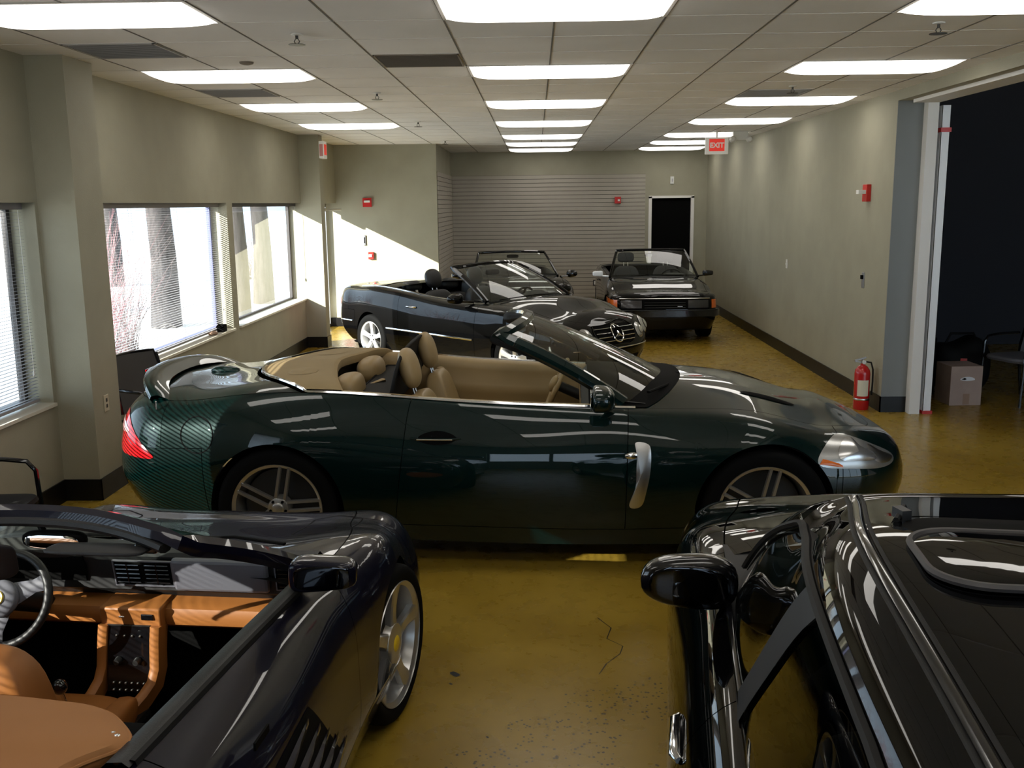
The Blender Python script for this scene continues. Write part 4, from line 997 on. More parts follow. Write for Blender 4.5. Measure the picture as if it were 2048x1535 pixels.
    m_ = MB(); nn = len(path); pa = [path[i]+Vector((-.018, (-.014 if path[i].y > 0 else .014)*(1 if abs(path[i].y) > .3 else 0), -.022)) for i in range(2, nn-2)]
    m_.tube(pa, [.026+.016*max(0, 1-abs(i-12)/5)+.016*max(0, 1-abs(i-len(pa)+13)/5) for i in range(len(pa))], 8, flat=.9); m_.build('frame_trim', 'mesh_black', root)
    m_ = MB(); m_.tube([(.03, 0, 1.31), (.02, 0, 1.24)], .012); m_.ellipsoid((.01, 0, 1.215), (.022, .115, .035), 22, 10, .6, .6); im = m_.build('rear_view_mirror', 'matte_black', root)
    m_ = MB(); m_.ellipsoid((-.011, 0, 1.215), (.003, .10, .028), 20, 8, .6, .6); m_.build('mirror_glass', 'mirror', im)
    # mirrors
    for s in (1, -1): mirror_side(root, (.44, s*.97, 1.005), s, (.095, .115, .07), 'paint_green', (.52, s*.79, .93))
    # wipers and cowl
    m_ = MB()
    m_.tube([(.90, .52, .955), (.95, .25, .985), (.965, -.1, 1.0)], .012, 6, flat=.6); m_.tube([(.93, -.10, .98), (.87, -.40, .985), (.74, -.64, .985)], .012, 6, flat=.6)
    m_.build('wiper', 'matte_black', root)
    m_ = MB(); Gc = panel(b, edge(.78, .56), edge(.98, .72), v5+.002, 1.0, 6, 26, off=.004); m_.mgrid(Gc, True); m_.build('cowl_panel', 'matte_black', root)
    # bonnet ridges, louvres
    for s in (1, -1):
        m_ = MB(); decal(b, m_, [(1.30, .40), (1.62, .33), (1.63, .35), (1.32, .43)], 'xy', off=.004, dome=.006, mirror=s < 0, mirror_only=s < 0, vrange=(v5, 1), dens=5); m_.build('bonnet_louvre', 'matte_black', root)
    # side vents with chrome blade
    fend = {s: o for n, s, o in parts if n == 'front_fender'}
    for s in (1, -1):
        k = dict(mirror=s < 0, mirror_only=s < 0, vrange=(0, v5))
        m_ = MB(); decal(b, m_, [(.655, .745), (.72, .74), (.738, .71), (.735, .58), (.71, .45), (.68, .385), (.625, .385), (.65, .48), (.66, .60), (.66, .70)], 'xz', off=.004, dome=.008, skirt=.012, dens=5, **k); vv = m_.build('side_vent', 'satin_metal', fend[s])
        m_ = MB(); decal(b, m_, [(.60, .665), (.66, .665), (.66, .69), (.60, .682)], 'xz', off=.006, dome=.006, skirt=.01, dens=4, **k); m_.build('vent_blade', 'chrome', fend[s])
        # headlights
        m_ = MB(); dk = dict(k); decal(b, m_, [(1.66, .625), (1.72, .72), (1.80, .755), (1.90, .735), (2.02, .685), (2.13, .62), (2.14, .59), (2.05, .575), (1.85, .59)], 'xz', off=.003, dome=.012, urange=(.5, 1), dens=6, **dk)
        hl = m_.build('headlight', 'lamp_grey', root)
        m_ = MB(); decal(b, m_, [(1.78, .645), (1.80, .715), (1.86, .735), (1.90, .70), (1.97, .665), (2.0, .63), (1.90, .625)], 'xz', off=.014, dome=.014, urange=(.5, 1), dens=6, **dk); m_.build('reflector', 'lamp_inner', hl)
        m_ = MB(); decal(b, m_, [(1.95, .70), (2.03, .66), (2.12, .61), (2.09, .595), (2.0, .61), (1.96, .65)], 'xz', off=.010, dome=.008, urange=(.5, 1), dens=6, **dk); m_.build('inner_lens', 'satin_metal', hl)
        m_ = MB(); decal(b, m_, [(1.665, .618), (1.685, .645), (1.79, .62), (1.80, .598)], 'xz', off=.008, dome=.004, urange=(.5, 1), smoothp=False, dens=4, **dk); m_.build('side_marker', 'orange_lens', hl)
        # tail lights
        m_ = MB(); decal(b, m_, [(-2.38, .86), (-2.33, .865), (-2.25, .79), (-2.14, .685), (-2.10, .64), (-2.25, .635), (-2.44, .665), (-2.43, .78)], 'xz', off=.003, dome=.008, urange=(0, .5), dens=6, **dk); tl = m_.build('tail_light', 'red_lens', root)
        m_ = MB(); decal(b, m_, [(-2.385, .83), (-2.33, .815), (-2.27, .765), (-2.34, .755), (-2.42, .765)], 'xz', off=.010, dome=.004, urange=(0, .5), dens=6, **dk); m_.build('white_lens', 'pink_lens', tl)
        # door handles
        m_ = MB(); decal(b, m_, [(-.56, .765), (-.50, .80), (-.40, .80), (-.34, .765), (-.40, .735), (-.50, .735)], 'xz', off=.0025, dome=-.002, dens=6, **k); m_.build('handle_recess', 'matte_black', doors[s])
        yy = s*(.885)
        m_ = MB(); m_.tube([(-.60, yy+s*.002, .767), (-.54, yy+s*.020, .768), (-.38, yy+s*.022, .768), (-.32, yy+s*.002, .767)], [.008, .012, .012, .008], 8, flat=.6); m_.build('door_handle', 'paint_green', doors[s])
        m_ = MB(); m_.tube([(-.56, yy+s*.031, .767), (-.36, yy+s*.033, .767)], .0035, 6); m_.build('handle_trim', 'chrome', doors[s])
    # fuel flap on the near side
    quarter = {s: o for n, s, o in parts if n == 'rear_quarter_panel'}
    pts = [(-1.83+.10*math.cos(a), .775+.10*math.sin(a)) for a in [2*PI*k/16 for k in range(16)]]
    m_ = MB(); uvp = b.find(pts, 'xz', vrange=(0, v5)); S_ = b.S(uvp[:, 0], uvp[:, 1])
    ribbon(b, m_, pts, 'xz', .007, .0015, vrange=(0, v5), n=60, mirror=True, closed=True)
    m_.v = [p for p in m_.v]; k2 = len(m_.v)//2; m_.v = m_.v[k2:]; m_.f = [tuple(i-k2 for i in f) for f in m_.f if min(f) >= k2]; m_.m = m_.m[:len(m_.f)]
    m_.build('fuel_flap_gap', 'matte_black', quarter[-1])
    # rear spoiler on the trunk lid, high brake light
    m_ = MB(); G = []
    for t in np.linspace(-1, 1, 41):
        y = .66*t; x = -2.34+.20*abs(t)**2.6; z = 1.0+.055*(1-abs(t)**6)-.045*abs(t)**2
        G.append([(x+.12, y, z-.045), (x+.06, y, z-.005), (x+.01, y, z+.012), (x-.03, y, z+.006), (x-.04, y, z-.012), (x-.01, y, z-.05), (x+.02, y, z-.09)])
    m_.grid(np.array(G), flip=True); m_.build('rear_spoiler', P, root, recalc=False)
    m_ = MB(); m_.box((-2.375, 0, 1.045), (.006, .5, .012)); m_.build('brake_light', 'red_lens', root)
    m_ = MB(); m_.lathe([(0, 0), (.006, 0), (.006, .045), (0, .05)], 8, 'Z', (-2.10, -.76, .905)); m_.build('antenna_stub', 'chrome', root)
    m_ = MB(); m_.ellipsoid((-1.95, .0, 1.005), (.10, .045, .03), 20, 8); m_.build('antenna_fin', P, root)
    # sill line reflection strip and front grille
    m_ = MB(); decal(b, m_, [(-.30, .50), (0, .53), (.30, .50), (.34, .45), (.30, .38), (0, .36), (-.30, .38), (-.34, .45)], 'yz', off=.002, dome=-.006, urange=(.75, 1), mirror=False, dens=5); m_.build('front_grille', 'matte_black', root)
    m_ = MB()
    m_.build('x', 'matte_black', None) if False else None
    return root, b
root_g, body_g = green_convertible()
# ------------------------------------------------------------------ dark blue mid-engined roadster (front left)
def blue_roadster():
    root = empty('convertible_car', (-1.53, 2.51, 0), rz=R(85), label='dark blue open sports car with cognac leather cabin at the front left', cat='car')
    xs = [-1.62, -1.225, -.8, -.35, .1, .5, .85, 1.225, 1.62]
    Y = [[.86, .90, .90, .89, .86, .84, .83, .84, .80],
         [.92, .945, .94, .93, .90, .875, .87, .89, .85],
         [.92, .947, .94, .925, .895, .87, .868, .892, .85],
         [.90, .93, .915, .89, .86, .84, .84, .87, .80],
         [.84, .87, .84, .80, .775, .77, .775, .80, .70],
         [.72, .74, .73, .712, .71, .705, .70, .69, .58],
         [.38, .40, .39, .38, .38, .38, .38, .37, .32], [0]*9]
    Z = [[.22, .20, .17, .16, .16, .16, .16, .17, .18],
         [.36, .34, .32, .31, .31, .31, .31, .32, .31],
         [.54, .54, .52, .50, .49, .48, .47, .47, .43],
         [.74, .76, .74, .71, .69, .67, .67, .675, .60],
         [.87, .89, .87, .83, .80, .78, .775, .775, .69],
         [.91, .93, .91, .87, .845, .815, .79, .78, .695],
         [.93, .95, .93, .885, .86, .83, .785, .745, .68],
         [.93, .95, .93, .89, .87, .84, .785, .745, .68]]
    front = [(2.05, .18), (2.13, .30), (2.16, .42), (2.12, .52), (2.05, .565), (1.99, .585), (1.96, .595), (1.96, .60)]
    rear = [(-1.95, .26), (-2.03, .38), (-2.05, .54), (-2.03, .74), (-2.0, .87), (-1.97, .91), (-1.95, .93), (-1.95, .93)]
    b = Body(xs, Y, Z, front, rear, 2.7, 3.0)
    W = 1.225; P = 'paint_navy'
    sp = dict(arches=[(W, .315, .352), (-W, .33, .37)], wells=[(W, .315, .352, .87), (-W, .33, .37, .92)], xd0=-.55, xd1=.62, slant0=.05, slant1=.12,
              xf=1.66, xr=-1.66, hood=(.98, .78), deck=(-.98, -.62), sill=.8, cowl=(.78, .60), deckin=(-.98, -.62), vbr=2.6, xr2=-1.75)
    parts, edge = body_panels(root, b, P, sp)
    v5 = b.vk(5)
    doors = {s: o for n, s, o in parts if n == 'door'}
    wo = make_wheel('star5', .318, .245, .21, 'yellow', 'alloy')
    caps = [o for o in bpy.data.objects if o.parent == wo and o.name.startswith('hub_cap')]
    t = emblem_horse(caps[0], (0, -.0115, 0), (0, 0, 0), .016)
    place_wheels(root, wo, W, -W, .872, .90, .318, steer=-7)
    # side strakes on the doors and quarters
    for s in (1, -1):
        m_ = MB()
        for k in range(5):
            z = .37+.065*k; u = np.linspace(-.52+.01*k, .42-.09*k, 24); uv = b.find([(x, z) for x in u], 'xz', vrange=(0, v5)); S_ = b.S(uv[:, 0], uv[:, 1]); N_ = b.N(uv[:, 0], uv[:, 1])
            f = np.clip((u[-1]-u)/.5, 0, 1)[:, None]
            a = S_+N_*.002+[0, 0, .018]; c = S_+N_*(.004+.030*f)+[0, 0, .012]; d = S_+N_*(.002+.026*f)+[0, 0, -.012]; e = S_-N_*.002+[0, 0, -.020]
            G = np.stack([a, c, d, e], 1)
            if s > 0: m_.grid(G)
            else: m_.grid(G*np.array([1, -1, 1]), flip=True)
        o = m_.build('side_strakes', P, doors[s]); tag(o, kind='stuff')
        m_ = MB(); decal(b, m_, [(-.50, .36), (.36, .36), (.10, .66), (-.50, .68)], 'xz', off=.0018, vrange=(0, v5), mirror=s < 0, mirror_only=s < 0, smoothp=False, dens=10); m_.build('strake_recess', 'matte_black', doors[s])
        # popup headlight lids
        m_ = MB(); ribbon(b, m_, [(1.30, .42), (1.66, .40), (1.72, .50), (1.66, .62), (1.30, .66), (1.27, .54)], 'xy', .006, .0012, vrange=(.55, 1), urange=(.5, 1), n=60, mirror=False, closed=True, smoothc=False)
        if s < 0: m_.v = [(x, -y, z) for x, y, z in m_.v]
        m_.build('headlight_lid_gap', 'matte_black', root)
        m_ = MB(); decal(b, m_, [(.52, .46), (.70, .46), (.72, .42), (.54, .41)], 'yz', off=.003, dome=.003, vrange=(.1, .9), urange=(.5, 1), mirror=s < 0, mirror_only=s < 0, dens=4); m_.build('turn_signal', 'orange_lens', root)
        m_ = MB(); m_.box((-.30, s*.895, .80), (.09, .006, .02)); m_.build('door_handle', 'matte_black', doors[s])
    # cabin tub, trims
    m_ = MB(); m_.bb(-.62, .95, -.68, .68, .20, .22); m_.bb(-.64, -.62, -.68, .68, .2, .86); m_.bb(.93, .95, -.68, .68, .2, .72); m_.build('cabin_floor', 'matte_black', root, smooth=False)
    for s in (1, -1):
        m_ = MB(); pr_ = [(-.004, .004), (.012, .016), (.045, .014), (.06, .0), (.065, -.05), (.075, -.12), (.10, -.16), (.11, -.30), (.12, -.60)]
        trim_sweep(b, m_, -.60, .70, pr_, 40, mirror=False)
        if s < 0: m_.v = [(x, -y, z) for x, y, z in m_.v]
        m_.build('door_inner_trim', 'leather_black', doors[s], sharp=60)
        m_ = MB(); trim_sweep(b, m_, -.58, .62, [(-.012, -.002), (-.008, .010), (.004, .012), (.008, .002)], 40, mirror=False)
        if s < 0: m_.v = [(x, -y, z) for x, y, z in m_.v]
        m_.build('window_seal', 'rubber', doors[s])
        m_ = MB(); pad(m_, (.05, s*.585, .56), (.32, .045, .035), (.6, .5)); m_.build('armrest', 'leather_cognac', doors[s])
    # dashboard: black upper shell
    m_ = MB(); G = []
    for y in np.linspace(-.70, .70, 43):
        bn = .050*max(0, 1-abs((y-.33)/.24)**3) if abs(y-.33) < .24 else 0
        xf_ = .715+.0*y; G.append([(1.0-.12*abs(y/.7)**2, y, .80), (.90-.08*abs(y/.7)**2, y, .845), (.80, y, .86+bn*.8), (.745-.5*bn, y, .858+bn), (.735-.9*bn, y, .845+bn*.6), (.745, y, .80), (.74, y, .72), (.77, y, .70), (.80, y, .66)])
    m_.grid(np.array(G)); m_.build('dashboard', 'dash_black', root, sharp=50)
    # glove box face, vents
    m_ = MB(); m_.box((.722, -.365, .79), (.03, .345, .125), ry=R(-10)); m_.build('glovebox_panel', 'dash_grey', root, smooth=False, bevel=.012)
    for (y, w_, n_) in ((-.085, .215, 2), (-.615, .10, 1), (.62, .10, 1)):
        m_ = MB(); m_.box((.728, y, .79), (.02, w_, .095), ry=R(-10)); vf = m_.build('air_vent', 'matte_black', root, smooth=False, bevel=.006)
        m_ = MB()
        for k in range(n_):
            yy = y+(k-.5*(n_-1))*w_/n_
            for j in range(5): m_.box((.714-.0035*j+.007, yy, .755+.017*j), (.012, w_/n_-.022, .0035), ry=R(15))
            m_.box((.709, yy, .79), (.008, .004, .08), ry=R(-10))
        o = m_.build('vent_slats', 'gloss_black', vf, smooth=False); tag(o, kind='stuff')
        m_ = MB(); q = .048
        for zz in (-1, 1): m_.box((.717-.0085*zz, y, .79+zz*q), (.008, w_, .004), ry=R(-10))
        for yy in (-1, 1): m_.box((.717, y+yy*w_/2, .79), (.008, .004, .1), ry=R(-10))
        m_.build('vent_frame', 'dash_grey', vf, smooth=False)
    # cognac lower roll and box housing
    m_ = MB(); G = []
    for y in np.linspace(-.64, .66, 40):
        G.append([(.80, y, .685), (.74, y, .68), (.702, y, .668), (.692, y, .645), (.70, y, .61), (.73, y, .59), (.80, y, .58)])
    m_.grid(np.array(G)); m_.build('lower_dash_roll', 'leather_cognac', root)
    m_ = MB(); m_.box((.722, -.05, .648), (.12, .225, .078), ry=R(-4)); o = m_.build('centre_box', 'leather_cognac', root, bevel=.008)
    m_ = MB(); m_.box((.659, -.115, .652), (.006, .045, .022)); m_.build('switch', 'gloss_black', o, smooth=False, bevel=.003)
    m_ = MB(); m_.ellipsoid((.660, -.02, .650), (.004, .012, .004), 10, 6); m_.build('badge', 'chrome', o)
    # centre console pillars and black panel
    for y0, y1, y2 in ((.045, .06, .09), (-.145, -.135, -.085)):
        m_ = MB(); pth = [(.66, y0, .62), (.65, (y0+y1)/2, .52), (.63, y1, .43), (.58, (y1+y2)/2, .385), (.45, y2, .35), (.2, y2*1.0, .34), (-.3, y2, .34)]
        c = interp_curve(pth, 24); m_.sweep([Vector(p) for p in c], [(-.017, -.05), (-.017, .012), (-.008, .018), (.008, .018), (.017, .012), (.017, -.05)], up=(-.75, 0, .66)); m_.build('console_pillar', 'leather_cognac', root, recalc=True)
    m_ = MB(); m_.box((.665, -.045, .50), (.05, .16, .24), ry=R(8)); pn = m_.build('console_panel', 'gloss_black', root, smooth=False, bevel=.004)
    for z, n_, r_k, mt_ in ((.585, 4, .004, 'satin_metal'), (.42, 6, .0045, 'satin_metal'), (.395, 6, .0045, 'satin_metal')):
        for k in range(n_):
            y = -.045+(k-(n_-1)/2)*.022*(1.3 if n_ == 4 else 1); x = .637+(z-.5)*.14
            m_ = MB(); m_.ellipsoid((x, y, z), (.006, r_k, r_k), 8, 6); m_.build('button', mt_, pn)
    for y in (-.08, -.01):
        m_ = MB(); m_.lathe([(0, -.022), (.010, -.022), (.013, -.004), (.013, 0)], 18, 'X', (.634+.004, y, .50)); m_.build('dial', 'dark_disc', pn)
    m_ = MB(); m_.box((.665, -.045, .465), (.045, .13, .008)); m_.build('ashtray_lip', 'dash_grey', pn, smooth=False)
    m_ = MB(); m_.bb(-.5, .62, -.13, .09, .22, .345); m_.build('tunnel', 'leather_black', root, smooth=False, bevel=.02)
    # gear lever
    m_ = MB(); m_.tube([(.40, .02, .34), (.40, .02, .35)], .05, 16); m_.tube([(.38, .0, .345), (.385, .03, .44), (.37, .045, .52)], .006, 8); gl = m_.build('gear_lever', 'chrome', root)
    m_ = MB(); m_.ellipsoid((.37, .046, .535), (.024, .024, .026), 20, 12); m_.build('gear_knob', 'gloss_black', gl)
    # steering wheel, instruments
    steering_wheel(root, (.50, .295, .772), R(26), .153, 'leather_black', 'leather_black', (155, 35, 275), logo=True, hubr=.062)
    m_ = MB(); m_.box((.735, .33, .80), (.02, .38, .10), ry=R(-10)); m_.build('instrument_panel', 'matte_black', root, smooth=False)
    # seats: driver seat upright, passenger seat reclined under the boot cover
    def bucket(x, y, z, tilt, hh):
        seat(root, x, y, z, 'leather_cognac', tilt=tilt, hh=hh, hw=.255, hr=False, cw=.25)
    bucket(.03, .12, .33, -4, .24)
    bucket(-.18, -.38, .24, -40, .28)
    # soft top boot: cognac cover with studs
    out = [(-.34, .0), (-.343, -.28), (-.353, -.41), (-.376, -.543), (-.43, -.62), (-.495, -.672), (-.535, -.665), (-.60, -.61), (-.80, -.57), (-1.05, -.54), (-1.10, -.3), (-1.12, 0)]
    full = out+[(x, -y) for x, y in out[-2:0:-1]]
    Q = np.array(full); Pc = np.vstack([Q[-2:], Q, Q[:3]]); d = np.r_[0, np.cumsum(np.linalg.norm(np.diff(Pc, axis=0), axis=1)**.5)]; Q = spl_rows(d, spl_ops(d), np.linspace(d[2], d[-3], 121))@Pc; Q = Q[:-1]
    cc = np.array([-.72, 0]); G = []
    for rr in (0.001, .2, .4, .6, .8, .92, .98, 1.0):
        q = cc+(Q-cc)*rr; h = .905+.035*(1-rr**2)+.012*np.sin(q[:, 0]*9+2*q[:, 1])*(1-rr)+.010*np.exp(-((q[:, 0]+.55)/.05)**2)*(1-rr**4)-.012*np.exp(-((np.abs(q[:, 1])-.45+.3*(q[:, 0]+.4))/.06)**2)*(rr**2)*(1-rr)*4
        if rr == 1.0: h = h-.010
        G.append(np.column_stack([q, h]))
    G.append(np.column_stack([cc+(Q-cc)*.995, np.full(len(Q), .865)])); G.append(np.column_stack([cc+(Q-cc)*.97, np.full(len(Q), .85)]))
    m_ = MB(); m_.grid(np.array(G), wv=True, flip=True); cov = m_.build('soft_top_cover', 'cloth_cognac', root, recalc=True)
    m_ = MB(); m_.tube([(x, y, .892) for x, y in (cc+(Q-cc)*1.0)]+[(*(cc+(Q[0]-cc)), .892)], .005, 6, cap=False); m_.build('cover_piping', 'cloth_cognac', cov)
    for s in (1, -1):
        m_ = MB()
        for a in range(3):
            t_ = 2*PI*a/3+.5; m_.ellipsoid((-.50+.010*math.cos(t_), s*(.635)+.010*math.sin(t_), .905), (.009, .009, .005), 12, 8)
        m_.lathe([(0, .899), (.021, .899), (.019, .903), (0, .904)], 20, 'Z', (-.50, s*.635, 0)); m_.build('snap_stud', 'chrome', cov)
    # black gap tray beside cover
    m_ = MB(); m_.bb(-.62, -.34, -.69, .69, .80, .845); m_.build('rear_shelf', 'matte_black', root, smooth=False)
    # windshield and frame
    G, path = windshield(root, (.98, .70, .69, .82, .835), (.27, .12, .52, 1.155, 1.125), .03, 'car_glass', 'paint_navy', .058, thick=.03)
    m_ = MB(); nn = len(path); pa = [path[i]+Vector((-.028, 0, -.018)) for i in range(15, nn-15)]; m_.tube(pa, .022, 8, flat=.7); m_.build('header_trim', 'leather_black', root)
    for s in (1, -1):
        m_ = MB(); m_.box((.165, s*.40, 1.095), (.035, .065, .03)); m_.build('roof_latch', 'gloss_black', root, smooth=False, bevel=.006)
        m_ = MB(); pad(m_, (.13, -.27, 1.098) if s < 0 else (.13, .16, 1.03), (.05 if s < 0 else .075, .15, .008), (.5, .4), R(4 if s < 0 else 62), yaw=R(0 if s < 0 else 28)); m_.build('sun_visor', 'dash_black', root)
    m_ = MB(); m_.tube([(.25, -.02, 1.13), (.24, -.04, 1.10)], .010); m_.ellipsoid((.235, -.075, 1.085), (.02, .10, .028), 24, 10, .6, .5); im = m_.build('rear_view_mirror', 'matte_black', root)
    m_ = MB(); m_.ellipsoid((.216, -.075, 1.083), (.003, .086, .021), 20, 8, .6, .5); m_.build('mirror_glass', 'mirror', im)
    # side mirrors: boxy
    for s in (1, -1):
        o = mirror_side(root, (.42, s*.83, .925), s, (.08, .105, .048), P, None, glass='mirror_dark_reflection', rot=R(-8*s), e=(.45, .5), stalk=False)
        m_ = MB(); m_.tube([(.60, s*.73, .84), (.52, s*.77, .90), (.43, s*.83, .925)], [.05, .035, .04], 10, flat=.5); m_.build('mirror_arm', P, o)
    # wipers
    m_ = MB()
    for y0, y1 in ((.30, -.22), (-.10, -.55)): m_.tube([(.99, y0, .825), (.96, (y0+y1)/2, .845), (.86+.0*y1, y1, .86)], .009, 6, flat=.6)
    m_.build('wiper', 'matte_black', root)
    m_ = MB(); Gc = panel(b, edge(.96, .70), edge(.985, .775), v5+.002, 1.0, 4, 26, off=.002); m_.mgrid(Gc, True); m_.build('cowl_grille', 'matte_black', root)
    m_ = MB(); m_.ellipsoid((-2.035, .55, .72), (.02, .2, .09), 16, 8, .4, .4); m_.ellipsoid((-2.035, -.55, .72), (.02, .2, .09), 16, 8, .4, .4); m_.build('tail_light', 'red_lens', root)
    return root, b
root_b, body_b = blue_roadster()

# ------------------------------------------------------------------ black sedan (front right)
def black_sedan():
    root = empty('sedan_car', (1.152, 2.026, 0), rz=R(82), label='shiny black four-door sedan with a sunroof at the front right', cat='car')
    xs = [-1.85, -1.36, -.85, -.3, .25, .8, 1.36, 1.80]
    Y = [[.74, .80, .82, .83, .83, .82, .80, .74],
         [.82, .87, .87, .87, .87, .865, .86, .82],
         [.85, .895, .89, .885, .885, .885, .885, .85],
         [.83, .875, .87, .865, .86, .86, .86, .81],
         [.78, .81, .80, .79, .79, .79, .79, .73],
         [.68, .70, .71, .71, .71, .705, .67, .60],
         [.40, .42, .43, .43, .43, .42, .38, .34], [0]*8]
    Z = [[.22, .20, .18, .17, .17, .17, .18, .19],
         [.36, .34, .33, .32, .32, .32, .33, .34],
         [.57, .57, .56, .55, .55, .55, .55, .54],
         [.80, .81, .80, .79, .78, .77, .76, .71],
         [.95, .96, .93, .91, .90, .885, .86, .79],
         [1.01, 1.02, .985, .965, .955, .935, .895, .82],
         [1.04, 1.06, 1.0, .99, .975, .955, .925, .85], [1.05, 1.07, 1.0, .99, .98, .965, .94, .865]]
    front = [(2.16, .20), (2.23, .34), (2.25, .50), (2.21, .64), (2.15, .71), (2.10, .735), (2.06, .755), (2.06, .765)]
    rear = [(-2.28, .25), (-2.36, .40), (-2.38, .58), (-2.36, .80), (-2.33, .93), (-2.29, .98), (-2.26, 1.0), (-2.26, 1.01)]
    Y = (np.array(Y)*.965).tolist()
    b = Body(xs, Y, Z, front, rear, 2.5, 2.9); P = 'paint_black'; W = 1.36
    sp = dict(arches=[(W, .33, .368), (-W, .33, .368)], wells=[(W, .33, .368, .86), (-W, .33, .368, .87)], xd0=-1.02, xd1=.88, xd_mid=-.10, xf=1.76, xr=-1.76, hood=(1.02, .86), deck=(-2.0, -1.88), sill=.8,
              vbr=2.7, xr2=-1.9, cowl=(.85, .72), deckin=(-1.9, -1.8), slant0=.1, slant1=.04)
    parts, edge = body_panels(root, b, P, sp); v5 = b.vk(5)
    wo = make_wheel('five', .33, .225, .22); place_wheels(root, wo, W, -W, .832, .84, .33)
    # greenhouse
    gx = [-1.25, -.75, -.25, -.05]
    gY = [[.70, .71, .71, .70], [.645, .655, .650, .640], [.575, .585, .575, .55], [.535, .545, .535, .505], [.475, .485, .475, .445], [.25, .26, .25, .23], [0]*4]
    gZ = [[.97, .97, .96, .955], [1.17, 1.17, 1.17, 1.165], [1.35, 1.365, 1.365, 1.345], [1.395, 1.41, 1.408, 1.385], [1.42, 1.438, 1.435, 1.41], [1.432, 1.449, 1.446, 1.423], [1.437, 1.454, 1.45, 1.428]]
    gf = [(1.02, .97), (.72, 1.10), (.34, 1.27), (.20, 1.33), (.10, 1.375), (.06, 1.40), (.05, 1.41)]
    gr = [(-2.0, 1.03), (-1.85, 1.15), (-1.66, 1.28), (-1.56, 1.33), (-1.46, 1.37), (-1.42, 1.39), (-1.40, 1.40)]
    g = Body(gx, gY, gZ, gf, gr, 3.4, 3.4)
    U = lambda x: (lambda v: g.U(x, v))
    va, vb, vc = g.vk(.12), g.vk(1.9), g.vk(4.0)
    def Xl(x0, x1, a, c): return lambda v: g.U(x0+(x1-x0)*np.clip((np.asarray(v)-a)/(c-a), 0, 1), v)
    # pillar splits expressed as x at belt -> x at roof
    A0, A1 = (.74, .09), (.66, .03)
    # windshield and rear window: u beyond pillar
    # side glass
    doors = [o for n, s, o in parts if n == 'door']
    for s in (1, -1):
        for (xa0, xa1, xb0, xb1, nm) in ((-.075, -.40, .64, .02, 'front_window'), (-1.20, -1.06, -.20, -.535, 'rear_window')):
            m_ = MB(); G = panel(g, Xl(xa0, xa1, va, vb), Xl(xb0, xb1, va, vb), va, vb, 24, 12, off=-.006)
            m_.grid(G if s > 0 else G*np.array([1, -1, 1]), flip=s > 0); m_.build(nm, 'car_glass_dark', root)
        m_ = MB(); G = panel(g, Xl(-.205, -.54, 0, vb), Xl(-.07, -.395, 0, vb), .0, vb+.01, 4, 12, off=.001); m_.grid(G if s > 0 else G*np.array([1, -1, 1]), flip=s > 0); m_.build('centre_pillar', 'dash_black', root)
        # seals around side glass
        def loopv(m2, xa, xb, off, w_):
            n = 30; pts = []
            for k in range(n+1): pts.append((xb(k/n), va+(vb-va)*k/n))
            us = [float(g.U(x, v)[0]) for x, v in pts]; return us
        m_ = MB(); pth = []
        for k in range(16): v = va+(vb-va)*k/15; pth.append((.66+(.035-.66)*k/15, v))
        for k in range(1, 20): x = .035+(-1.06-.035)*k/19; pth.append((x, vb))
        for k in range(1, 12): v = vb+(va-vb)*k/11; pth.append((-1.06+(-1.22+1.06)*k/11, v))
        uv = np.array([(float(g.U(x, v)[0]), v) for x, v in pth]); S_ = g.S(uv[:, 0], uv[:, 1])+g.N(uv[:, 0], uv[:, 1])*.004
        if s < 0: S_ = S_*np.array([1, -1, 1])
        m_.tube([Vector(p) for p in interp_curve(S_, 90)], .010, 6, flat=.8); m_.build('window_seal', 'rubber', root)
        # upper door frame / roof rail band
        m_ = MB(); G = panel(g, Xl(-1.25, -1.30, va, vb), Xl(.68, .05, va, vb), vb+.004, g.vk(3.55), 60, 8); m_.grid(G if s > 0 else G*np.array([1, -1, 1]), flip=s > 0); m_.build('roof_rail', P, root)
        # A pillar + C pillar
        m_ = MB(); G = panel(g, Xl(.665, .045, va, vb), Xl(.80, .115, va, vb), .0, vb+.006, 8, 16); m_.grid(G if s > 0 else G*np.array([1, -1, 1]), flip=s > 0); m_.build('front_pillar', P, root)
        m_ = MB(); G = panel(g, Xl(-1.85, -1.40, 0, vb), Xl(-1.23, -1.08, 0, vb), .0, vb+.006, 12, 16); m_.grid(G if s > 0 else G*np.array([1, -1, 1]), flip=s > 0); m_.build('rear_pillar', P, root)
        # gutter line between rail and roof
        m_ = MB(); us = np.linspace(float(g.U(-1.36, g.vk(3.6))[0]), float(g.U(.02, g.vk(3.6))[0]), 60)
        for kk, mm in ((3.62, 'matte_black'), (4.0, 'matte_black')):
            S_ = g.S(us, np.full(60, g.vk(kk)))+np.array([0, 0, .0005])
            if s < 0: S_ = S_*np.array([1, -1, 1])
            m_.tube([Vector(p) for p in S_], .0065 if kk < 3.9 else .0045, 6, flat=.5)
        q = m_.build('roof_gutter', 'rubber', root)
        m_ = MB(); S_ = g.S(us, np.full(60, g.vk(3.82)))+np.array([0, 0, .001])
        if s < 0: S_ = S_*np.array([1, -1, 1])
        m_.tube([Vector(p) for p in S_], .011, 8, flat=.35); m_.build('roof_moulding', 'gloss_black', root)
        # belt moulding
        m_ = MB(); us2 = np.linspace(float(b.U(-1.05, v5)[0]), float(b.U(.80, v5)[0]), 50); S_ = b.S(us2, np.full(50, v5-.004))+b.N(us2, np.full(50, v5-.004))*.003
        if s < 0: S_ = S_*np.array([1, -1, 1])
        m_.tube([Vector(p) for p in S_], .010, 8, flat=.8); m_.build('belt_moulding', 'gloss_black', root)
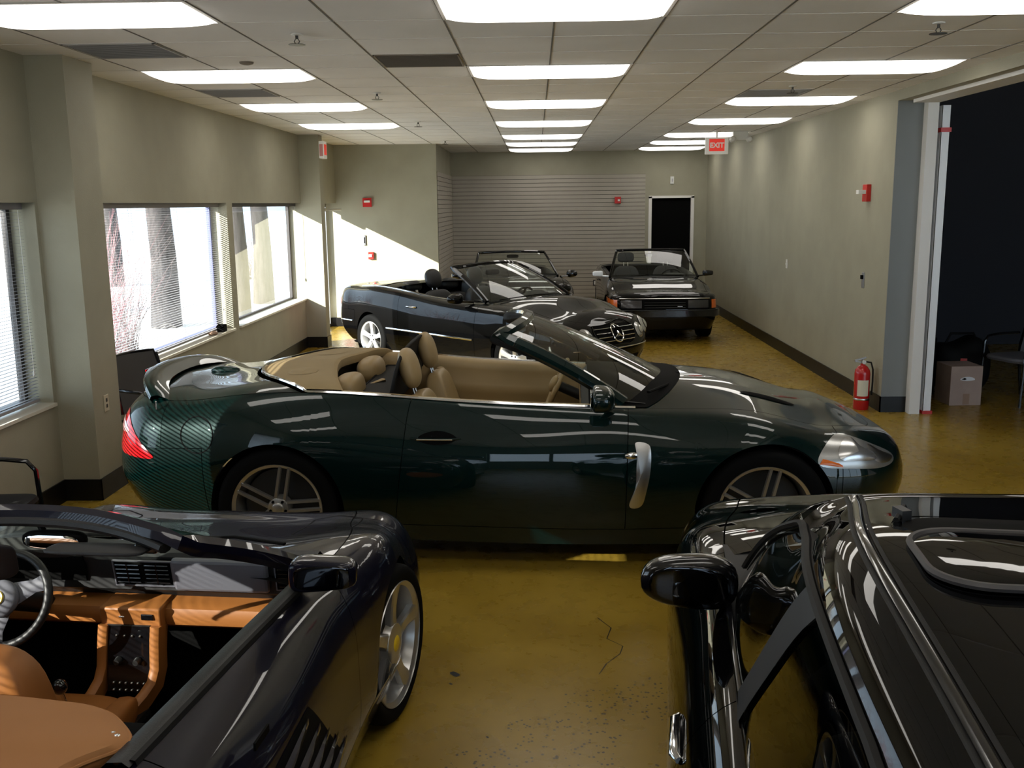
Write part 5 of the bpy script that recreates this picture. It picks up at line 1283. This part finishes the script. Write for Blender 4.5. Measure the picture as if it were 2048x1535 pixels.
        # mirrors
        mirror_side(root, (.45, s*.80, 1.01), s, (.085, .135, .075), 'gloss_black', (.60, s*.70, .95), glass='mirror_dark_reflection', e=(.75, .7))
        # door handles
        for i, (x, dd) in enumerate(((-.02, 0), (-.90, 1))):
            par = [o for n, s_, o in parts if n == 'door' and s_ == s]
            uv = b.find([(x, .81)], 'xz', vrange=(0, v5)); p = b.S(uv[:, 0], uv[:, 1])[0]*np.array([1, s, 1])
            m_ = MB(); m_.tube([p+np.array([-.10, s*.002, 0]), p+np.array([-.08, s*.012, 0]), p+np.array([.08, s*.012, 0]), p+np.array([.10, s*.002, 0])], [.010, .014, .014, .010], 10, flat=.8)
            m_.build('door_handle', 'chrome', par[1-dd])
    # roof panel with sunroof
    m_ = MB(); G = panel(g, Xl(-1.33, -1.38, g.vk(3.6), 1), Xl(.05, .03, g.vk(3.6), 1), g.vk(3.6), 1.0, 60, 26); m_.mgrid(G, True); m_.build('roof', P, root)
    def rr(x0, x1, y, r, n=8):
        pts = []
        for cx, cy, a0 in ((x1-r, y-r, 0), (x0+r, y-r, 90), (x0+r, -y+r, 180), (x1-r, -y+r, 270)):
            for k in range(n+1): a = R(a0+90*k/n); pts.append((cx+r*math.cos(a), cy+r*math.sin(a)))
        return pts
    def roof_z(x, y):
        uv = g.find([(x, abs(y))], 'xy', vrange=(g.vk(3), 1)); return g.S(uv[:, 0], uv[:, 1])[0, 2]
    def slab(name, x0, x1, y, r, h0, h1, mt_, par, inset=0):
        pl = rr(x0, x1, y, r); c = ((x0+x1)/2, 0); m2 = MB(); G = []
        for t in (0.01, .35, .7, .93, 1.0):
            row = []
            for px, py in pl:
                X_, Y_ = c[0]+(px-c[0])*t, py*t; f = (x1-X_)/(x1-x0); row.append((X_, Y_, roof_z(X_, Y_)+h0+(h1-h0)*f-(.004 if t == 1 else 0)))
            G.append(row)
        G.append([(px, py, roof_z(px, py)+.001) for px, py in pl]); m2.grid(np.array(G), wv=True); return m2.build(name, mt_, par, recalc=True)
    sr = slab('sunroof_opening', -.655, -.235, .445, .085, .0015, .0015, 'matte_black', root)
    gl = slab('sunroof_panel', -.645, -.37, .435, .085, .008, .016, 'paint_black', root)
    m_ = MB(); pl = rr(-.652, -.366, .441, .088); m_.tube([(x, y, roof_z(x, y)+.004+.008*(-.366-x)/.28) for x, y in pl[:]+pl[:1]], .007, 6, cap=False); m_.build('sunroof_rim', 'bark' if False else 'frame_dark', gl)
    for s in (1, -1):
        m_ = MB(); m_.box((-.262, s*.415, roof_z(-.262, .415)+.012), (.035, .02, .02), rz=R(20*s)); m_.tube([(-.285, s*.43, roof_z(-.285, .43)+.004), (-.235, s*.405, roof_z(-.235, .405)+.02)], .006, 6); m_.build('sunroof_hinge', 'dark_disc', sr, smooth=False)
    # front and rear screens
    m_ = MB(); G = panel(g, Xl(.80, .115, va, vb), lambda v: np.ones(np.shape(v)), .0, g.vk(3.6), 40, 20, off=-.003); m_.mgrid(G, True)
    m_.build('windshield_glass', 'car_glass_dark', root)
    m_ = MB(); G = panel(g, Xl(.05, .03, g.vk(3.6), 1), lambda v: np.ones(np.shape(v)), g.vk(3.6), 1.0, 10, 20); m_.mgrid(G, True); m_.build('windshield_header', P, root)
    m_ = MB(); G = panel(g, 0.0, Xl(-1.85, -1.40, 0, vb), .0, g.vk(3.6), 40, 20, off=-.003); m_.mgrid(G, True); m_.build('rear_glass', 'car_glass_dark', root)
    m_ = MB(); G = panel(g, 0.0, Xl(-1.33, -1.38, g.vk(3.6), 1), g.vk(3.6), 1.0, 10, 20); m_.mgrid(G, True); m_.build('rear_header', P, root)
    # interior
    m_ = MB(); m_.bb(-1.55, .85, -.68, .68, .25, .27); m_.bb(-1.55, -1.5, -.6, .6, .3, 1.0); m_.build('cabin_floor', 'matte_black', root, smooth=False)
    for s in (1, -1):
        m_ = MB(); m_.bb(-1.5, .8, s*.69-.01, s*.69+.01, .27, .94); m_.build('inner_door_trim', 'leather_black', root, smooth=False)
        seat(root, -.20, s*.37, .42, 'leather_black', tilt=-18, hh=.30, head='flat')
    m_ = MB(); pad(m_, (-.95, 0, .50), (.28, .60, .09), (.4, .4)); m_.build('rear_bench', 'leather_black', root)
    m_ = MB(); pad(m_, (-1.22, 0, .78), (.08, .58, .28), (.4, .4), R(-20)); m_.build('rear_backrest', 'leather_black', root)
    m_ = MB(); G = [[(1.0, y, .93), (.75, y, .95), (.58, y, .93), (.52, y, .87), (.56, y, .7), (.65, y, .5)] for y in np.linspace(-.68, .68, 12)]; m_.grid(np.array(G)); m_.build('dashboard', 'dash_black', root)
    steering_wheel(root, (.38, .37, .82), R(24), .185)
    m_ = MB(); m_.ellipsoid((.12, 0, 1.30), (.02, .12, .035), 20, 8, .6, .6); m_.build('rear_view_mirror', 'matte_black', root)
    for s in (1, -1):
        k = dict(mirror=s < 0, mirror_only=s < 0)
        m_ = MB(); decal(b, m_, [(1.82, .70), (2.0, .70), (2.16, .66), (2.18, .58), (2.0, .58), (1.86, .60)], 'xz', off=.004, dome=.01, urange=(.5, 1), vrange=(0, v5), dens=5, **k); hl = m_.build('headlight', 'lamp_dark', root)
        m_ = MB(); decal(b, m_, [(1.95, .67), (2.08, .65), (2.10, .60), (1.96, .60)], 'xz', off=.012, dome=.01, urange=(.5, 1), vrange=(0, v5), dens=5, **k); m_.build('reflector', 'lamp_inner', hl)
        m_ = MB(); decal(b, m_, [(-2.30, .90), (-2.10, .88), (-2.05, .78), (-2.25, .74), (-2.34, .76)], 'xz', off=.004, dome=.008, urange=(0, .5), vrange=(0, v5), dens=5, **k); m_.build('tail_light', 'red_lens', root)
    m_ = MB(); decal(b, m_, [(-.40, .66), (0, .68), (.40, .66), (.38, .54), (0, .52), (-.38, .54)], 'yz', off=.003, urange=(.8, 1), mirror=False, dens=5); m_.build('front_grille', 'matte_black', root)
    m_ = MB()
    m_.tube([(.98, .50, .975), (1.02, .2, .985), (1.02, -.1, .99)], .009, 6, flat=.6); m_.tube([(1.02, -.05, .99), (.98, -.35, .985), (.88, -.58, .975)], .009, 6, flat=.6); m_.build('wiper', 'matte_black', root)
    return root, b, g
root_s, body_s, green_s = black_sedan()
# ------------------------------------------------------------------ black convertible with silver wheels (behind the green car)
def cabin_basics(root, b, x0, x1, mt_trim, ycab=.66, zf=.24, zr=.86, zfw=.80, prof=None, door=None):
    m_ = MB(); m_.bb(x0, x1+.1, -ycab, ycab, zf-.02, zf); m_.bb(x0-.02, x0, -ycab, ycab, zf, zr); m_.build('cabin_floor', 'matte_black', root, smooth=False)
    for s in (1, -1):
        m_ = MB(); trim_sweep(b, m_, x0, x1, prof or [(.004, .0), (.03, .008), (.07, .0), (.09, -.04), (.10, -.14), (.13, -.18), (.13, -.55)], 40, mirror=False)
        if s < 0: m_.v = [(x, -y, z) for x, y, z in m_.v]
        m_.build('inner_side_trim', mt_trim, root, sharp=60)
def dash_basic(root, x, z, hw, mt_='dash_black', bin_y=.36):
    m_ = MB(); G = []
    for y in np.linspace(-hw, hw, 21):
        bn = .05*math.exp(-((y-bin_y)/.2)**4); G.append([(x+.30, y, z-.03), (x+.12, y, z+.0), (x+.02, y, z+bn), (x-.03, y, z-.05+bn*.6), (x, y, z-.15), (x+.06, y, z-.30), (x+.1, y, z-.5)])
    m_.grid(np.array(G)); m_.build('dashboard', mt_, root)
def belt_tube(b, root, x0, x1, name, mt_, r, dv=0, off=.003, flat=.8, v=None, par=None, n=50):
    v = b.vk(5)+dv if v is None else v
    for s in (1, -1):
        us = np.linspace(float(b.U(x0, v)[0]), float(b.U(x1, v)[0]), n); S_ = b.S(us, np.full(n, v))+b.N(us, np.full(n, v))*off
        if s < 0: S_ = S_*np.array([1, -1, 1])
        m_ = MB(); m_.tube([Vector(p) for p in S_], r, 8, flat=flat); m_.build(name, mt_, par[s] if par else root)
def side_line(b, root, x0, x1, z, w_, name, mt_, dome=.008, off=.004, par=None, v1=None):
    for s in (1, -1):
        m_ = MB(); n0 = 0; pts = [(x, z) for x in np.linspace(x0, x1, 8)]
        ribbon(b, m_, pts, 'xz', w_, off, vrange=(0, b.vk(5)), n=50, mirror=False, dome=dome)
        if s < 0: m_.v = [(x, -y, zz) for x, y, zz in m_.v]; m_.f = [f[::-1] for f in m_.f]
        m_.build(name, mt_, par[s] if par else root)
def handle(b, par, s, x, z, mt_='chrome', L_=.09, r_=.013):
    uv = b.find([(x, z)], 'xz', vrange=(0, b.vk(5))); p = b.S(uv[:, 0], uv[:, 1])[0]*np.array([1, s, 1])
    m_ = MB(); m_.tube([p+np.array([-L_, s*.002, 0]), p+np.array([-L_*.75, s*.028, 0]), p+np.array([L_*.75, s*.028, 0]), p+np.array([L_, s*.002, 0])], [r_*.8, r_, r_, r_*.8], 10, flat=.8); m_.build('door_handle', mt_, par)

def black_cabriolet():
    root = empty('convertible_car', (-.63, 12.42, 0), rz=R(-45), label='black open convertible with silver five-spoke wheels and a star grille, angled behind the green car', cat='car')
    xs = [-1.85, -1.357, -.9, -.4, .1, .6, 1.0, 1.357, 1.72]
    Y = [[.70, .77, .80, .815, .82, .815, .81, .79, .73],
         [.79, .84, .845, .85, .85, .85, .845, .84, .79],
         [.82, .87, .87, .87, .87, .87, .87, .865, .82],
         [.81, .865, .865, .86, .86, .86, .86, .86, .80],
         [.77, .82, .82, .81, .81, .81, .81, .80, .72],
         [.66, .70, .72, .72, .715, .705, .68, .645, .56],
         [.38, .40, .41, .41, .41, .40, .38, .35, .31], [0]*9]
    Z = [[.24, .22, .19, .17, .16, .16, .17, .18, .19],
         [.38, .36, .33, .31, .30, .30, .31, .32, .33],
         [.57, .57, .56, .54, .53, .53, .53, .54, .52],
         [.78, .80, .79, .76, .745, .735, .735, .73, .66],
         [.93, .95, .94, .905, .875, .865, .86, .84, .755],
         [.975, 1.0, .985, .945, .915, .91, .905, .875, .79],
         [1.0, 1.03, 1.02, .99, .97, .96, .95, .915, .83], [1.005, 1.035, 1.03, 1.0, .98, .975, .965, .93, .845]]
    front = [(2.10, .19), (2.18, .32), (2.21, .44), (2.17, .60), (2.10, .68), (2.05, .72), (2.02, .745), (2.02, .755)]
    rear = [(-2.30, .26), (-2.40, .40), (-2.43, .57), (-2.40, .77), (-2.36, .90), (-2.31, .955), (-2.28, .975), (-2.28, .98)]
    b = Body(xs, Y, Z, front, rear, 2.4, 2.7); W = 1.357; P = 'paint_black2'
    sp = dict(arches=[(W, .318, .355), (-W, .318, .355)], wells=[(W, .318, .355, .845), (-W, .318, .355, .85)], xd0=-.72, xd1=.72, slant0=.02, slant1=.03, xf=1.75, xr=-1.75,
              hood=(1.04, .84), deck=(-1.42, -1.22), sill=.8, vbr=2.5, xr2=-1.9, cowl=(.84, .66), deckin=(-1.42, -1.2))
    parts, edge = body_panels(root, b, P, sp); v5 = b.vk(5)
    D = {s: o for n, s, o in parts if n == 'door'}; Q = {s: o for n, s, o in parts if n == 'rear_quarter_panel'}
    wo = make_wheel('five', .318, .222, .22, None, 'alloy_bright'); place_wheels(root, wo, W, -W, .845, .855, .318)
    cabin_basics(root, b, -1.2, .74, 'leather_black')
    m_ = MB()
    G = panel(b, lambda v: b.U(-1.2+.0*v, v)-.02*((v-v5)/(1-v5)), lambda v: b.U(-.98+.0*v, v), v5+.01, 1.0, 8, 14, off=.004); m_.mgrid(G, True); m_.build('soft_top_lid', P, root)
    belt_tube(b, root, -1.75, .45, 'chrome_belt_strip', 'chrome', .010, par=None)
    side_line(b, root, -.98, .70, .49, .022, 'side_moulding', 'chrome', par=D)
    side_line(b, root, -2.32, -1.80, .52, .020, 'bumper_strip', 'chrome')
    for s in (1, -1):
        handle(b, D[s], s, -.45, .80, 'chrome', .085, .014)
        seat(root, -.42, s*.36, .36, 'leather_black', tilt=-16, hh=.30, head='oval')
        m_ = MB(); pad(m_, (-.98, s*.32, .64), (.08, .26, .24), (.5, .45), R(-16)); m_.build('rear_backrest', 'leather_black', root)
        m_ = MB(); pad(m_, (-1.12, s*.32, .985), (.075, .15, .075), (.7, .7), R(-10)); m_.build('rear_headrest', 'leather_black', root)
        m_ = MB(); m_.tube([(-.66, s*.60, .98), (-.62, s*.60, .84), (-.50, s*.59, .6)], .020, 6, flat=.15); m_.build('seat_belt', 'satin_metal' if s < 0 else 'matte_black', root)
        mirror_side(root, (.47, s*.93, .96), s, (.08, .105, .062), P, (.60, s*.74, .92))
    dash_basic(root, .50, .93, .68); steering_wheel(root, (.28, .36, .84), R(24), .185)
    windshield(root, (1.02, .78, .70, .955, .925), (.20, .0, .555, 1.335, 1.285), .05, 'car_glass', P, .062)
    m_ = MB(); m_.ellipsoid((.12, 0, 1.21), (.02, .12, .035), 20, 8, .6, .6); m_.build('rear_view_mirror', 'matte_black', root)
    m_ = MB(); m_.ellipsoid((.86, -.30, .952), (.05, .10, .008), 12, 6); m_.build('yellow_tag', 'yellow', root)
    m_ = MB(); m_.tube([(1.0, .50, .95), (1.03, .15, .975), (1.02, -.15, .985)], .010, 6, flat=.6); m_.tube([(1.03, -.05, .985), (.99, -.35, .975), (.90, -.60, .95)], .010, 6, flat=.6); m_.build('wiper', 'matte_black', root)
    # oval twin headlights
    for s in (1, -1):
        k = dict(mirror=s < 0, mirror_only=s < 0, urange=(.5, 1), vrange=(0, 1))
        o = None
        for cy, cz_, ry_, rz_ in ((.665, .645, .12, .095), (.455, .605, .085, .082)):
            pl = [(cy+ry_*math.cos(a), cz_+rz_*math.sin(a)) for a in [2*PI*i/14 for i in range(14)]]
            m_ = MB(); decal(b, m_, pl, 'yz', off=.006, dome=.022, dens=3, **k); h = m_.build('headlight', 'lamp_inner', root)
            pl = [(cy+ry_*.45*math.cos(a), cz_+rz_*.5*math.sin(a)) for a in [2*PI*i/10 for i in range(10)]]
            m_ = MB(); decal(b, m_, pl, 'yz', off=.030, dome=.012, dens=3, **k); m_.build('projector', 'chrome', h)
        m_ = MB(); decal(b, m_, [(-2.36, .84), (-2.18, .83), (-2.12, .75), (-2.22, .70), (-2.38, .70)], 'xz', off=.004, dome=.010, urange=(0, .5), vrange=(0, v5), mirror=s < 0, mirror_only=s < 0, dens=5); m_.build('tail_light', 'red_lens', root)
        m_ = MB(); decal(b, m_, [(.55, .26), (.70, .27), (.68, .34), (.54, .34)], 'yz', off=.003, dome=.003, mirror=s < 0, mirror_only=s < 0, urange=(.5, 1), dens=4); m_.build('fog_light', 'lamp_inner', root)
    # grille with slats and star
    gp = [(-.30, .70), (0, .715), (.30, .70), (.335, .64), (.27, .515), (0, .495), (-.27, .515), (-.335, .64)]
    m_ = MB(); decal(b, m_, [(y, z) for y, z in gp if y >= 0]+[(0, .6)] if False else gp, 'yz', off=.004, urange=(.8, 1), mirror=False, dens=5) if False else None
    def face(y, z, off):
        ay = abs(y); uv = b.find([(ay, z)], 'yz', urange=(.75, 1)); p = b.S(uv[:, 0], uv[:, 1])[0]+b.N(uv[:, 0], uv[:, 1])[0]*off; return Vector((p[0], p[1]*(1 if y >= 0 else -1), p[2]))
    rows = []
    for t in np.linspace(0, 1, 9):
        z = .50+.205*t; hw = .27+.065*t-.03*max(0, t-.8)*3; rows.append([tuple(face(y, z, .004)) for y in np.linspace(-hw, hw, 17)])
    m_ = MB(); m_.grid(np.array(rows), flip=False); gr = m_.build('front_grille', 'matte_black', root, recalc=True)
    for j in range(4):
        z = .535+.043*j; hw = .275+.065*(z-.5)/.2
        m_ = MB(); m_.tube([face(y, z, .014) for y in np.linspace(-hw, hw, 15)], .0065, 8, flat=.8); m_.build('grille_slat', 'chrome', gr)
    ring = [face(.085*math.cos(a), .602+.085*math.sin(a), .026) for a in [2*PI*i/32 for i in range(33)]]
    m_ = MB(); m_.tube(ring, .0075, 8, cap=False)
    m_.build('star_ring', 'chrome', gr)
    c0 = face(0, .602, .030); m_ = MB()
    for a in (90, 210, 330):
        d = face(.080*math.cos(R(a)), .602+.080*math.sin(R(a)), .026); m_.tube([c0, d], [.014, .003], 6)
    m_.build('star', 'chrome', gr)
    o = MB(); o.lathe([(0, .0), (.082, .0), (.082, -.01), (0, -.01)], 28, 'X', tuple(face(0, .602, .016)-Vector((0, 0, 0)))); o.build('star_disc', 'matte_black', gr)
    frame = [face(y, z, .008) for y, z in interp_curve([gp[i % 8] for i in range(9)], 60)]
    m_ = MB(); m_.tube(frame, .006, 6, cap=False); m_.build('grille_frame', P, gr)
    m_ = MB(); m_.tube([face(y, .455, .004) for y in np.linspace(-.62, .62, 31)], .008, 6, flat=.8); m_.build('bumper_line', 'chrome', root)
    m_ = MB(); rows = [[tuple(face(y, z, .003)) for y in np.linspace(-.42, .42, 15)] for z in (.23, .29, .35)]; m_.grid(np.array(rows)); m_.build('lower_intake', 'matte_black', root, recalc=True)
    return root
black_cabriolet()

# ------------------------------------------------------------------ black roadster against the slatwall
def small_convertible(kind):
    box = kind == 'boxy'
    if box:
        root = empty('convertible_car', (1.90, 16.43, 0), rz=R(-90), label='boxy black convertible with orange corner lamps, parked nose first by the far door', cat='car')
        hwid, W, fo, ro = .82, 1.285, .80, .93
    else:
        root = empty('convertible_car', (-.40, 16.42, 0), rz=R(-83), label='black roadster mostly hidden, its windshield showing before the far slatwall', cat='car')
        hwid, W, fo, ro = .87, 1.23, .83, .95
    k = hwid
    xs = [-W-.45, -W, -.8, -.3, .2, .75, W, W+.38]
    if box:
        Y = np.array([[.86, .90, .93, .94, .94, .93, .91, .88], [.94, .97, .985, .99, .99, .985, .97, .95], [.96, .99, 1, 1, 1, 1, .99, .965], [.945, .98, .985, .985, .985, .98, .975, .95], [.90, .925, .93, .93, .93, .92, .915, .90], [.84, .87, .875, .875, .87, .86, .85, .84], [.45]*8, [0]*8])*k
        Z = [[.24, .22, .19, .18, .17, .17, .18, .19], [.36, .34, .32, .31, .30, .30, .31, .33], [.56, .56, .56, .55, .54, .54, .53, .52], [.76, .77, .77, .76, .74, .72, .70, .66], [.90, .90, .885, .87, .85, .82, .77, .705], [.925, .925, .91, .895, .875, .845, .79, .72], [.95, .95, .93, .91, .89, .87, .815, .74], [.955, .955, .93, .91, .89, .875, .82, .745]]
        n1 = 4.2; zf = [.20, .34, .50, .60, .66, .675, .685, .69]; fx = [.04, .0, .0, .02, .05, .06, .07, .07]
    else:
        Y = np.array([[.84, .90, .93, .94, .94, .93, .91, .86], [.92, .97, .985, .99, .99, .985, .97, .93], [.95, .99, 1, 1, 1, 1, .99, .95], [.93, .98, .985, .98, .98, .98, .975, .92], [.87, .91, .92, .91, .91, .905, .90, .84], [.78, .82, .83, .83, .83, .81, .79, .72], [.45]*8, [0]*8])*k
        Z = [[.24, .22, .19, .18, .17, .17, .18, .19], [.36, .34, .32, .31, .30, .30, .31, .32], [.56, .56, .56, .55, .54, .54, .53, .50], [.76, .77, .77, .76, .74, .73, .71, .65], [.89, .89, .885, .87, .86, .85, .81, .72], [.925, .925, .92, .905, .895, .885, .84, .745], [.95, .95, .94, .92, .91, .91, .865, .77], [.955, .955, .945, .925, .915, .915, .87, .775]]
        n1 = 2.8; zf = [.20, .32, .44, .56, .63, .66, .68, .685]; fx = [.06, .01, .0, .03, .07, .10, .12, .12]
    front = [(W+fo-fx[i], zf[i]) for i in range(8)]; rear = [(-W-ro+fx[i], Z[i][0]) for i in range(8)]
    b = Body(xs, Y, Z, front, rear, n1, 3.4); P = 'paint_black2'
    sp = dict(arches=[(W, .31, .345), (-W, .31, .345)], wells=[(W, .31, .345, k*.975), (-W, .31, .345, k*.975)], xd0=-.55, xd1=.68, slant0=.0, slant1=.02, xf=W+.38, xr=-W-.38, hood=(.80, .72), deck=(-1.25, -1.15), sill=.8, cowl=(.66, .58), deckin=(-1.25, -1.13))
    parts, edge = body_panels(root, b, P, sp); v5 = b.vk(5); D = {s: o for n, s, o in parts if n == 'door'}
    wo = make_wheel('five', .31, .20, .20); place_wheels(root, wo, W, -W, k*.97, k*.975, .31)
    cabin_basics(root, b, -1.1, .62, 'leather_black', ycab=k*.78)
    m_ = MB(); G = panel(b, lambda v: b.U(-1.12, v), lambda v: b.U(-.92, v), v5+.01, 1.0, 8, 14, off=.03); m_.mgrid(G, True); m_.build('folded_top', 'mesh_black', root)
    hy = .555 if box else .55
    windshield(root, (.80, .66, k*.86 if box else .68, .89 if box else .925, .87 if box else .905), (.20 if box else .16, .12 if box else .0, hy, 1.285 if box else 1.275, 1.275 if box else 1.25), .03, 'car_glass', P, .045 if box else .04)
    dash_basic(root, .38, .87, k*.80); steering_wheel(root, (.20, .34, .80), R(24), .185)
    for s in (1, -1):
        seat(root, -.40, s*.34, .36, 'seat_grey', tilt=-14, hh=.30, head='flat', hr=box)
        handle(b, D[s], s, -.42, .76, 'gloss_black', .075, .012)
        mirror_side(root, (.50, s*(k+.07), .92), s, (.05, .085, .045) if box else (.06, .09, .06), 'blue_white' if box and s < 0 else 'gloss_black', (.56, s*k*.86, .88), e=(.45, .4) if box else (.8, .8))
    m_ = MB(); m_.ellipsoid((.20, 0, 1.20), (.018, .10, .03), 18, 8, .6, .6); rm = m_.build('rear_view_mirror', 'matte_black', root)
    if box: m_ = MB(); m_.box((.235, -.02, 1.195), (.006, .07, .04)); m_.build('white_tag', 'paper', rm, smooth=False)
    def face(y, z, off):
        uv = b.find([(abs(y), z)], 'yz', urange=(.7, 1), vrange=(0, v5)); p = b.S(uv[:, 0], uv[:, 1])[0]+b.N(uv[:, 0], uv[:, 1])[0]*off; return Vector((p[0], p[1]*(1 if y >= 0 else -1), p[2]))
    if box:
        m_ = MB(); m_.grid(np.array([[tuple(face(y, z, .004)) for y in np.linspace(-.66, .66, 25)] for z in (.50, .57, .645)])); gr = m_.build('front_grille', 'matte_black', root, recalc=True)
        m_ = MB(); m_.tube([face(y, .652, .008) for y in np.linspace(-.66, .66, 25)], .007, 6); m_.build('grille_top_strip', 'satin_metal', gr)
        for j in range(3):
            m_ = MB(); m_.tube([face(y, .525+.035*j, .009) for y in np.linspace(-.30, .30, 9)], .003, 6); m_.build('grille_slat', 'dark_disc', gr)
        m_ = MB(); m_.box(face(.22, .54, .012), (.004, .07, .010)); m_.build('badge', 'satin_metal', gr, smooth=False)
        for s in (1, -1):
            m_ = MB(); q = [(1.86, .505), (1.86, .64), (1.98, .645), (2.075, .64), (2.08, .505), (1.98, .50)]
            rows = [[tuple(face(s*y, z, .008)) for y in np.linspace(.69, .80, 6)] for z in (.51, .57, .635)]
            m_.grid(np.array(rows)); m_.build('turn_signal', 'orange_lens', root, recalc=True)
            m_ = MB(); m_.grid(np.array([[tuple(face(s*y, z, .008)) for y in np.linspace(.34, .64, 6)] for z in (.52, .57, .63)])); m_.build('headlight', 'lamp_dark', root, recalc=True)
        m_ = MB(); m_.sweep([face(y, .44, .0) for y in np.linspace(-.79, .79, 41)], [(-.05, -.0), (-.045, .05), (.045, .05), (.05, 0)], up=(1, 0, 0.01)); m_.build('bumper_bar', 'gloss_black', root, recalc=True)
        m_ = MB(); m_.tube([face(y, .487, .045) for y in np.linspace(-.76, .76, 31)], .005, 6); m_.build('bumper_strip', 'dark_disc', root)
    else:
        for s in (1, -1):
            m_ = MB(); m_.grid(np.array([[tuple(face(s*y, z, .006)) for y in np.linspace(.42, .74, 6)] for z in (.50, .55, .61)])); m_.build('headlight', 'lamp_inner', root, recalc=True)
        m_ = MB(); m_.grid(np.array([[tuple(face(y, z, .004)) for y in np.linspace(-.36, .36, 15)] for z in (.44, .52, .61)])); m_.build('front_grille', 'lamp_dark', root, recalc=True)
    m_ = MB(); m_.tube([(.82, .45, .90), (.84, .1, .915), (.80, -.15, .92)], .008, 6, flat=.6); m_.tube([(.84, -.1, .915), (.80, -.4, .90)], .008, 6, flat=.6); m_.build('wiper', 'matte_black', root)
    return root
small_convertible('round')
small_convertible('boxy')
